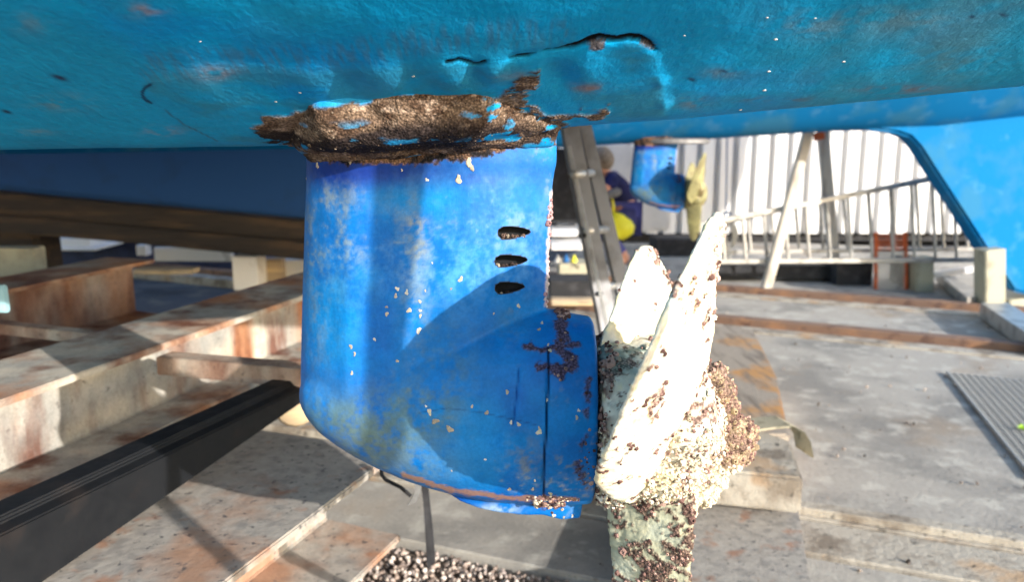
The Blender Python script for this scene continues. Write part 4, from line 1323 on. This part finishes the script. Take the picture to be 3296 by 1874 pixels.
pl = [PY(1352, 1530, 1.6), PY(1374, 1530, 1.6), PY(1392, 1700, 1.6), PY(1401, 1808, 1.6), PY(1376, 1838, 1.6), PY(1371, 1760, 1.6), PY(1362, 1620, 1.6)]
MB().prism(pl, (.0, .006, 0)).build('black_strip', 'dark', label='narrow black strip dangling below the gear case', cat='strap', origin=tuple(pl[0]))

# ================================================================== BACKGROUND
# white profiled cladding wall
YW = 8.6
xL_, xR_ = PY(1795, 600, YW).x, 9.0
zB = PY(2400, 752, YW).z
zT = 4.2
pitch = 57.5 / F * YW
prof = []
x = xL_
k = 0
rib = .36
while x < xR_:
    prof += [(x, YW), (x + pitch * (1 - rib), YW), (x + pitch * (1 - rib * .92), YW + .11), (x + pitch * (1 - rib * .08), YW + .11)]
    x += pitch
wm_ = empty('clad_wall', 'white profiled metal wall with narrow grooves behind the yard', 'wall', (xL_, YW, 0))
V = [(a, b_, zB) for a, b_ in prof] + [(a, b_, zT) for a, b_ in prof] + [(a, b_ + .02, zB) for a, b_ in prof] + [(a, b_ + .02, zT) for a, b_ in prof]
n = len(prof)
Fc = [[i, i + 1, n + i + 1, n + i] for i in range(n - 1)] + [[2 * n + i + 1, 2 * n + i, 3 * n + i, 3 * n + i + 1] for i in range(n - 1)] + [[i, 2 * n + i, 2 * n + i + 1, i + 1] for i in range(n - 1)] + [[n + i + 1, 3 * n + i + 1, 3 * n + i, n + i] for i in range(n - 1)]
MB().add(V, Fc).build('cladding', 'wall', wm_)
MB().box((xL_, YW + .12, 0), (xR_, YW + 5, zT), .01).build('wall_core', 'dark', wm_)
# shed behind on the left, dark
MB().box((-9, 10.5, 0), (xL_ - .3, 14, 3.5), .02).build('dark_shed', 'navydark', label='dark navy shed far behind on the left', cat='shed', origin=(-9, 10.5, 0))
# pale smooth sheet standing behind the person
pl = [PY(1888, 462, 7.8), PY(2042, 468, 7.8), PY(2052, 600, 7.8), PY(2160, 640, 7.8), PY(2160, 742, 7.8), PY(2010, 750, 7.8), PY(1900, 745, 7.8)]
MB().prism(pl, (0, .05, 0)).build('white_dinghy_cover', 'whitesmooth', bevel=.02, label='smooth pale cover hung behind the crouching person', cat='cover', origin=tuple(pl[0]))

# lying aluminium gangway ladder
def gangway(p_bot, p_top, ys, n, label, offy, wb=.035):
    e = empty('aluminium_ladder', label, 'ladder', tuple(PY(p_bot[0][0], p_bot[0][1], ys[0] + offy)), group='aluminium ladders lying on their side')
    b0, b1_ = PY(*p_bot[0], ys[0] + offy), PY(*p_bot[1], ys[1] + offy)
    t0, t1 = PY(*p_top[0], ys[0] + offy), PY(*p_top[1], ys[1] + offy)
    MB().bar(b0, b1_, .03, wb).build('rail', 'alu', e)
    MB().bar(t0, t1, .03, wb).build('rail', 'alu', e)
    for k in range(n):
        s_ = (k + .5) / n
        MB().tube([b0.lerp(b1_, s_), t0.lerp(t1, s_ - .01)], .012, 8).build('rung', 'alu', e)
    return e
gangway(((2230, 842), (3180, 836)), ((2230, 728), (3180, 540)), (5.75, 5.8), 14, 'front aluminium ladder lying on edge before the white wall', 0)
gangway(((2300, 812), (3230, 800)), ((2300, 722), (3230, 520)), (5.75, 5.8), 12, 'rear aluminium ladder lying behind the front one', .25, .03)
# pale props
for (u1, v1, u2, v2, wd, lab, yy) in [(2600, 408, 2462, 945, .07, 'pale timber shore leaning left before the white wall', G(2462, 945).y), (2636, 408, 2690, 905, .085, 'pale timber shore standing nearly upright before the wall', 6.3)]:
    A, B = PY(u1, v1 - 120, yy), PY(u2, v2, yy)
    if 'left' in lab:
        A = PY(2638, 288, yy)
    t = MB().bar(A, B, wd, .07, up=Vector((0, 1, 0)), c=.01)
    e = t.build('timber_shore', 'timber_white', bevel=.006, label=lab, cat='prop', group='pale timber shores', origin=tuple(B))
mm = MB()
a = PY(2622, 405, 6.25); b_ = PY(2650, 462, 6.25)
# blue top and yellow tag on the props
MB().bar(PY(2612, 380, 6.03), PY(2590, 455, 6.03), .07, .012, up=Vector((0, 1, 0))).build('blue_tape', 'bluerope', label='blue tape wrapped near the top of the leaning shore', cat='tape', origin=tuple(PY(2600, 400, 6.03)))
MB().bar(PY(2634, 425, 6.22), PY(2638, 450, 6.22), .085, .012, up=Vector((0, 1, 0))).build('yellow_tag', 'orange', label='small orange yellow tag on the upright shore', cat='tag', origin=tuple(PY(2634, 425, 6.22)))
# slatted stack
oe = empty('slatted_rack', 'rust orange slatted steel rack standing by the wall', 'rack', tuple(G(2865, 957)))
YR = 5.9
for uu in (2820, 2914):
    MB().bar(PY(uu, 957, YR), PY(uu, 748, YR), .024, .03, up=Vector((0, 1, 0))).build('upright', 'orange', oe)
for k in range(22):
    vv = 757 + k * 9.2
    MB().bar(PY(2822, vv, YR - .012), PY(2912, vv, YR - .012), .014, .012).build('slat', 'orange' if k < 6 else 'timber_white', oe)
# posts and blocks at right
def post(u1, v1, u2, v2, y, wd, m, name, lab, cat_='post', grp=None, dep=None):
    A, B = PY(u1, v1, y), PY(u2, v2, y)
    return MB().bar(B, A, wd, dep or wd, up=Vector((0, 1, 0)), c=.01).build(name, m, bevel=.004, label=lab, cat=cat_, group=grp, origin=tuple(B))
post(2966, 825, 2966, 940, 5.85, .13, 'cream', 'cream_post', 'stout cream post right of the orange rack')
post(3185, 800, 3185, 995, G(3185, 995).y, .14, 'cream', 'cream_post', 'round shouldered cream post under the blue skeg')
post(3060, 868, 3061, 886, 6.0, .40, 'white', 'white_bar', 'short white bar between the two cream posts', 'bar', None, .04)
post(3275, 945, 3276, 1000, 5.4, .3, 'cream', 'cream_block', 'low cream block under the tip of the blue skeg', 'block')
# black plate boxes before the wall
def bx(u1, v1, u2, v2, y, dy, m, name, lab, cat_, bevel=.006):
    A, B = PY(u1, v2, y), PY(u2, v1, y)
    return MB().box((A.x, y, A.z), (B.x, y + dy, B.z), .005).build(name, m, bevel=bevel, label=lab, cat=cat_, origin=(A.x, y, A.z))
bx(2690, 846, 2812, 925, 6.05, .3, 'dark', 'storage_bin', 'large dark bin left of the orange slatted rack', 'bin')
bx(2500, 855, 2684, 900, 6.2, .3, 'dark', 'storage_bin', 'low black bin behind the upright shore', 'bin')
bx(2250, 855, 2470, 895, 6.2, .3, 'dark', 'storage_bin', 'low black bin behind the leaning shore', 'bin')
bx(2110, 770, 2250, 850, 7.6, .4, 'dark', 'storage_bin', 'black bin against the wall behind the propeller blades', 'bin')
bx(2918, 835, 2990, 930, 5.95, .3, 'dark', 'storage_bin', 'dark bin behind the stout cream post', 'bin')
for k, (a, b_) in enumerate([(2330, 868), (2590, 856), (2740, 868)]):
    pass
# angled plates leaning at right (white edge bracket) on rail
pl = [G(3150, 1020, .01), G(3240, 1020, .01), G(3420, 1140, .01), G(3330, 1150, .01)]
MB().prism(pl, (0, 0, .09)).build('channel_piece', 'alu', label='pale steel channel piece lying across the far rail at right', cat='channel', bevel=.004, origin=tuple(pl[0]))
pl = [G(3010, 905, .01), G(3060, 912, .01), G(3165, 985, .01), G(3110, 992, .01)]
MB().prism(pl, (0, 0, .07)).build('channel_piece', 'alu', label='pale steel channel piece lying between the cream posts', cat='channel', bevel=.004, origin=tuple(pl[0]))
# blue line with knot and pale rope coil on the ladder
MB().tube([PY(2341, 330, 6.4), PY(2339, 560, 6.4), PY(2336, 690, 6.4)], .006, 6).build('blue_line', 'bluerope', label='thin blue line hanging down to the ladder end', cat='rope', origin=tuple(PY(2336, 690, 6.4)))
kn = MB()
for r_, cu, cv in ((.03, 2340, 695), (.026, 2350, 706), (.022, 2332, 712)):
    c = PY(cu, cv, 6.38)
    kn.tube([c + Vector((r_ * math.cos(t), .01 * math.sin(3 * t), r_ * math.sin(t))) for t in np.linspace(0, 6.28, 13)], .008, 6)
kn.build('rope_knot', 'bluerope', label='blue rope knot tied on the ladder beside the blade tip', cat='rope', origin=tuple(PY(2340, 700, 6.38)))
cl = MB()
for k in range(5):
    c = PY(2345 + k * 2, 758, 6.36 + k * .01)
    cl.tube([c + Vector((.035 * (1 + .1 * k) * math.cos(t), 0, .10 * math.sin(t))) for t in np.linspace(0, 6.28, 17)], .007, 6)
cl.tube([PY(2345, 795, 6.36), PY(2350, 850, 6.36)], .01, 6)
cl.build('rope_coil', 'rope', label='pale rope coil hanging below the blue knot', cat='rope', origin=tuple(PY(2345, 758, 6.36)))
MB().tube([PY(2538, 690, 6.5), PY(2535, 800, 6.5), PY(2537, 900, 6.5)], .006, 6).build('green_line', 'greenrope', label='thin pale green line hanging from the ladder', cat='rope', origin=tuple(PY(2537, 900, 6.5)))

# leaning ladder close behind the leg
YL = 2.75
le = empty('leaning_ladder', 'grey aluminium ladder leaning steeply right behind the drive leg', 'ladder', tuple(PY(2000, 1120, YL)))
def lrail(ut, vt, ub, vb, y0, y1, wd, m):
    A, B = PY(ut, vt, y1), PY(ub, vb, y0)
    d = (A - B).normalized()
    side = Vector((1, .25, 0)).normalized()
    h = wd / 2
    prof = [(-h, -.014), (h, -.014), (h, -.006), (-h + .006, -.006), (-h + .006, .006), (h, .006), (h, .014), (-h, .014)]
    V = []
    nn = side.cross(d).normalized()
    for C0 in (B, A):
        V += [C0 + side * p[0] + nn * p[1] for p in prof]
    n = 8
    Fc = [[i, (i + 1) % n, n + (i + 1) % n, n + i] for i in range(n)] + [list(range(n))[::-1], list(range(n, 2 * n))]
    MB().add(V, Fc).build('rail', m, le, bevel=.002)
lrail(1818, 330, 1975, 1150, YL - .25, YL + .1, .062, 'alu_dark')
lrail(1862, 330, 2042, 1100, YL - .05, YL + .3, .05, 'alu_dark')
for (a, b_, c, d) in [(1862, 562, 1898, 556), (1905, 744, 1950, 738), (1950, 926, 1992, 916), (1822, 385, 1870, 380), (1985, 1090, 2020, 1082)]:
    MB().tube([PY(a - 14, b_, YL - .12), PY(c + 6, d, YL + .12)], .0145, 10).build('rung', 'alu', le, smooth=True)
for (a, b_) in [(1826, 570), (1880, 758), (1934, 945)]:
    MB().tube([PY(a, b_, YL - .20), PY(a + 1, b_, YL - .16)], .008, 10).build('bolt', 'dark', le)
t0, t1 = PY(1832, 470, YL - .03), PY(1965, 1100, YL - .3)
MB().bar(t0, t1, .012, .008, up=Vector((0, 1, 0))).build('edge_trim', 'alu', le)

# clutter behind the leg
bx(1800, 850, 1890, 900, 5.9, .3, 'cream', 'cream_crate', 'cream crate with bottles on it behind the leg', 'crate')
bx(1770, 905, 1920, 960, 5.2, .3, 'dark', 'storage_bin', 'dark low bin between the leg and the ladder', 'bin')
bx(1772, 480, 1868, 720, 7.0, .5, 'dark', 'machine_cabinet', 'black machine cabinet half hidden behind the leg', 'cabinet')
bx(1775, 740, 1860, 762, 6.8, .4, 'white', 'white_board', 'upper white board stacked behind the leg', 'board')
bx(1775, 786, 1880, 806, 6.6, .4, 'white', 'white_board', 'lower white board stacked behind the leg', 'board')
bx(1775, 965, 1960, 985, 4.85, .1, 'timber', 'timber_plank', 'pale plank on edge just behind the upper gear case', 'plank')
for (cu, cv, m_, nm_, lb) in [(1795, 842, 'white', 'bottle', 'white bottle, leftmost on the cream crate'), (1822, 840, 'bluerope', 'bottle', 'blue bottle in the middle on the cream crate'), (1848, 843, 'yellow', 'bottle', 'yellow green bottle, rightmost on the cream crate')]:
    c = PY(cu, cv, 6.0)
    MB().tube([c + Vector((0, 0, -.03)), c + Vector((0, 0, .02)), c + Vector((0, 0, .032)), c + Vector((0, 0, .05))], [.022, .022, .01, .009], 10).build(nm_, m_, smooth=True, label=lb, cat='bottle', group='bottles on the cream crate', origin=tuple(c))
# left background items
bx(-60, 778, 160, 800, 6.6, .5, 'white', 'white_tray', 'pale slanted sheet at the far left under the bearers', 'sheet')
bx(188, 768, 288, 800, 6.5, .4, 'white', 'white_box', 'white box standing on the pale sheet at far left', 'box')
bx(120, 799, 305, 808, 6.4, .6, 'white', 'white_tray', 'white tray right under the white box at far left', 'tray')
bx(440, 790, 468, 824, 6.3, .1, 'white', 'white_peg', 'small white peg between box and long tray', 'peg')
bx(498, 797, 745, 842, 6.2, .05, 'white', 'white_tray', 'long white tray under the bearers left of the leg', 'tray')
bx(752, 826, 826, 935, 5.2, .2, 'white', 'white_post', 'square white post standing left of the drive leg', 'post')
bx(856, 835, 905, 905, 5.4, .1, 'timber', 'timber_stub', 'orange tan timber stub beside the white post', 'timber')
bx(900, 838, 1000, 900, 5.5, .1, 'white', 'white_sheet', 'white sheet just left of the drive leg', 'panel')
bx(430, 868, 620, 884, 4.9, .12, 'timber', 'timber_plank', 'thin tan plank in the shade under the long tray', 'plank')
bx(-80, 800, 105, 905, 3.6, .1, 'cream', 'cream_box', 'pale cream box at the very left above the rusty beam', 'box')
bx(-60, 920, 7, 1010, 1.75, .02, 'lightblue', 'blue_tube', 'light blue strip cut by the left photo edge', 'strip', bevel=.002)
MB().box((-7, 6.9, -.03), (-.9, 7.2, .35), .01).build('shade_board', 'navydark', label='low dark board standing in for shaded ground under the bearers at left', cat='fence', origin=(-7, 6.9, 0))  # navy board in place of shaded ground, the shade put into its colour

# pole added beside the camera, unseen: throws the upright shadow on the leg
MB().tube([(.37, .247, -.05), (.51, .247, 1.12), (.535, .247, 1.33), (.60, .247, 1.85)], [.015, .016, .022, .022], 16).build('shadow_pole', 'timber_white', smooth=True, label='slim pole added just right of the camera to shade the drive leg', cat='prop', origin=(.37, .247, 0))

# ================================================================== PERSON
def skinned(name, chains, m, parent, sub=1):
    V, E, Rr = [], [], []
    idx = {}
    for ch in chains:
        prev = None
        for (p, r) in ch:
            key = tuple(round(c, 4) for c in p)
            if key not in idx:
                idx[key] = len(V); V.append(tuple(p)); Rr.append(r)
            i = idx[key]
            if prev is not None and prev != i:
                E.append((prev, i))
            prev = i
    me = bpy.data.meshes.new(name)
    me.from_pydata([tuple(Vector(a) - OFF[parent.name]) for a in V], E, [])
    o = bpy.data.objects.new(name, me)
    COL.objects.link(o)
    o.modifiers.new('skin', 'SKIN')
    for i, r in enumerate(Rr):
        me.skin_vertices[0].data[i].radius = (r, r)
    me.skin_vertices[0].data[0].use_root = True
    sb = o.modifiers.new('sub', 'SUBSURF'); sb.levels = sub; sb.render_levels = sub
    dg = bpy.context.evaluated_depsgraph_get()
    nm_ = bpy.data.meshes.new_from_object(o.evaluated_get(dg))
    bpy.data.objects.remove(o)
    nm_.shade_smooth()
    nm_.materials.clear()
    return finish(nm_, name, m, parent, OFF[parent.name])
YPn = 7.2
pe = empty('person', 'person with grey hair and navy top bending over, reaching down with a yellow scoop', 'person', (PY(1990, 800, YPn).x, YPn, 0))
W_ = lambda a, b_, dy=0: PY(a, b_, YPn + dy)
pel, sp, chs, nek, hd0, hd1 = W_(2012, 690), W_(2008, 640), W_(1985, 590), W_(1950, 560), W_(1932, 545), W_(1925, 505)
shN, shF = W_(1975, 585, -.16), W_(1972, 582, .16)
elN, elF = W_(1922, 640, -.2), W_(1925, 640, .2)
haN, haF = W_(1978, 690, -.14), W_(1950, 690, .12)
kn1, kn2 = W_(1950, 760, -.12), W_(1955, 765, .12)
hpN, hpF = W_(2012, 700, -.1), W_(2012, 700, .1)
ft1, ft2 = W_(2020, 838, -.1), W_(2022, 838, .1)
kn1.z = max(kn1.z, .12)
toe1, toe2 = ft1 + Vector((-.16, -.02, -.02)), ft2 + Vector((-.16, 0, -.02))
fingers = []
for k in range(4):
    b0 = haN + Vector((.01 * k - .01, -.01, -.05))
    fingers.append([(haN, .03), (b0 + Vector((.0, 0, -.02)), .010), (b0 + Vector((.01, -.02, -.05 - .005 * (k % 2))), .009)])
fingers.append([(haN, .03), (haN + Vector((-.035, -.02, -.03)), .011), (haN + Vector((-.04, -.02, -.06)), .010)])
body = skinned('body', [
    [(pel, .13), (sp, .13), (chs, .14), (nek, .06), (hd0, .085), (hd1, .095)],
    [(chs, .14), (shN, .07), (elN, .048), (haN, .03)], [(chs, .14), (shF, .07), (elF, .048), (haF, .03)],
    [(pel, .13), (hpN, .10), (kn1, .075), (ft1, .05), (toe1, .035)], [(pel, .13), (hpF, .10), (kn2, .075), (ft2, .05), (toe2, .035)]] + fingers, 'skin', pe)
skinned('top', [[(pel, .145), (sp, .15), (chs, .158), (W_(1962, 568), .085)], [(chs, .158), (shN, .088), (shN.lerp(elN, .6), .066)], [(chs, .158), (shF, .088), (shF.lerp(elF, .6), .066)]], 'navy', pe)
skinned('trousers', [[(pel - Vector((0, 0, .01)), .15), (hpN, .115), (kn1, .09), (kn1.lerp(ft1, .85), .06)], [(pel - Vector((0, 0, .01)), .15), (hpF, .115), (kn2, .09), (kn2.lerp(ft2, .85), .06)]], 'purple', pe)
skinned('waist_bag', [[(W_(1925, 640, -.2), .035), (W_(1960, 628, -.24), .045), (W_(2000, 612, -.2), .04)]], 'greycloth', pe)
hairV, hairF = [], []
bm = bmesh.new(); bmesh.ops.create_icosphere(bm, subdivisions=3, radius=1)
hc = W_(1936, 512) - OFF[pe.name]
for vv in bm.verts:
    c_ = vv.co
    k = 1 + .06 * math.sin(9 * c_.x + 5 * c_.z) * math.cos(7 * c_.y)
    hairV.append(Vector((c_.x * .115 * k, c_.y * .112 * k, c_.z * .115 * k)) + hc + OFF[pe.name])
hairF = [[q.index for q in f.verts] for f in bm.faces]
bm.free()
obj('hair', hairV, hairF, 'hair', pe, smooth=True)
fc = W_(1912, 540)
skinned('face', [[(W_(1926, 530), .09), (W_(1912, 552, -.01), .06)], [(W_(1910, 535, -.02), .02), (W_(1898, 545, -.02), .014)]], 'skin', pe)
skinned('ear', [[(W_(1935, 540, -.095), .016), (W_(1937, 550, -.1), .012)]], 'skin', pe)
for dy in (-.05, .03):
    MB().tube([W_(1903, 532, dy), W_(1900, 533, dy)], .010, 8).build('eye', 'dark', pe)
MB().tube([W_(1903, 560, -.04), W_(1902, 560, .03)], .008, 8).build('mouth', 'red', pe)
# yellow scoop held in the hand
ye = empty('yellow_scoop', 'bright yellow scoop held in the hand of the bending person', 'scoop', tuple(W_(1985, 690, -.16)))
MB().tube([W_(1968, 632, -.18), W_(1974, 660, -.18), W_(1976, 690, -.18)], [.008, .012, .016], 8).build('handle', 'yellow', ye, smooth=True)
bs = MB()
secs = []
for (cu, cv, a, b2_) in [(1975, 688, .03, .03), (1985, 705, .075, .05), (2000, 730, .105, .07), (2012, 748, .10, .065), (2020, 762, .06, .04)]:
    c = W_(cu, cv, -.18)
    ax_ = Vector((.8, 0, .5)).normalized()
    secs.append([c + ax_ * a * math.cos(t) + Vector((0, 1, 0)) * b2_ * math.sin(t) for t in np.linspace(0, 6.283, 17)[:-1]])
bs.add(*stack(secs))
bs.build('bowl', 'yellow', ye, smooth=True)
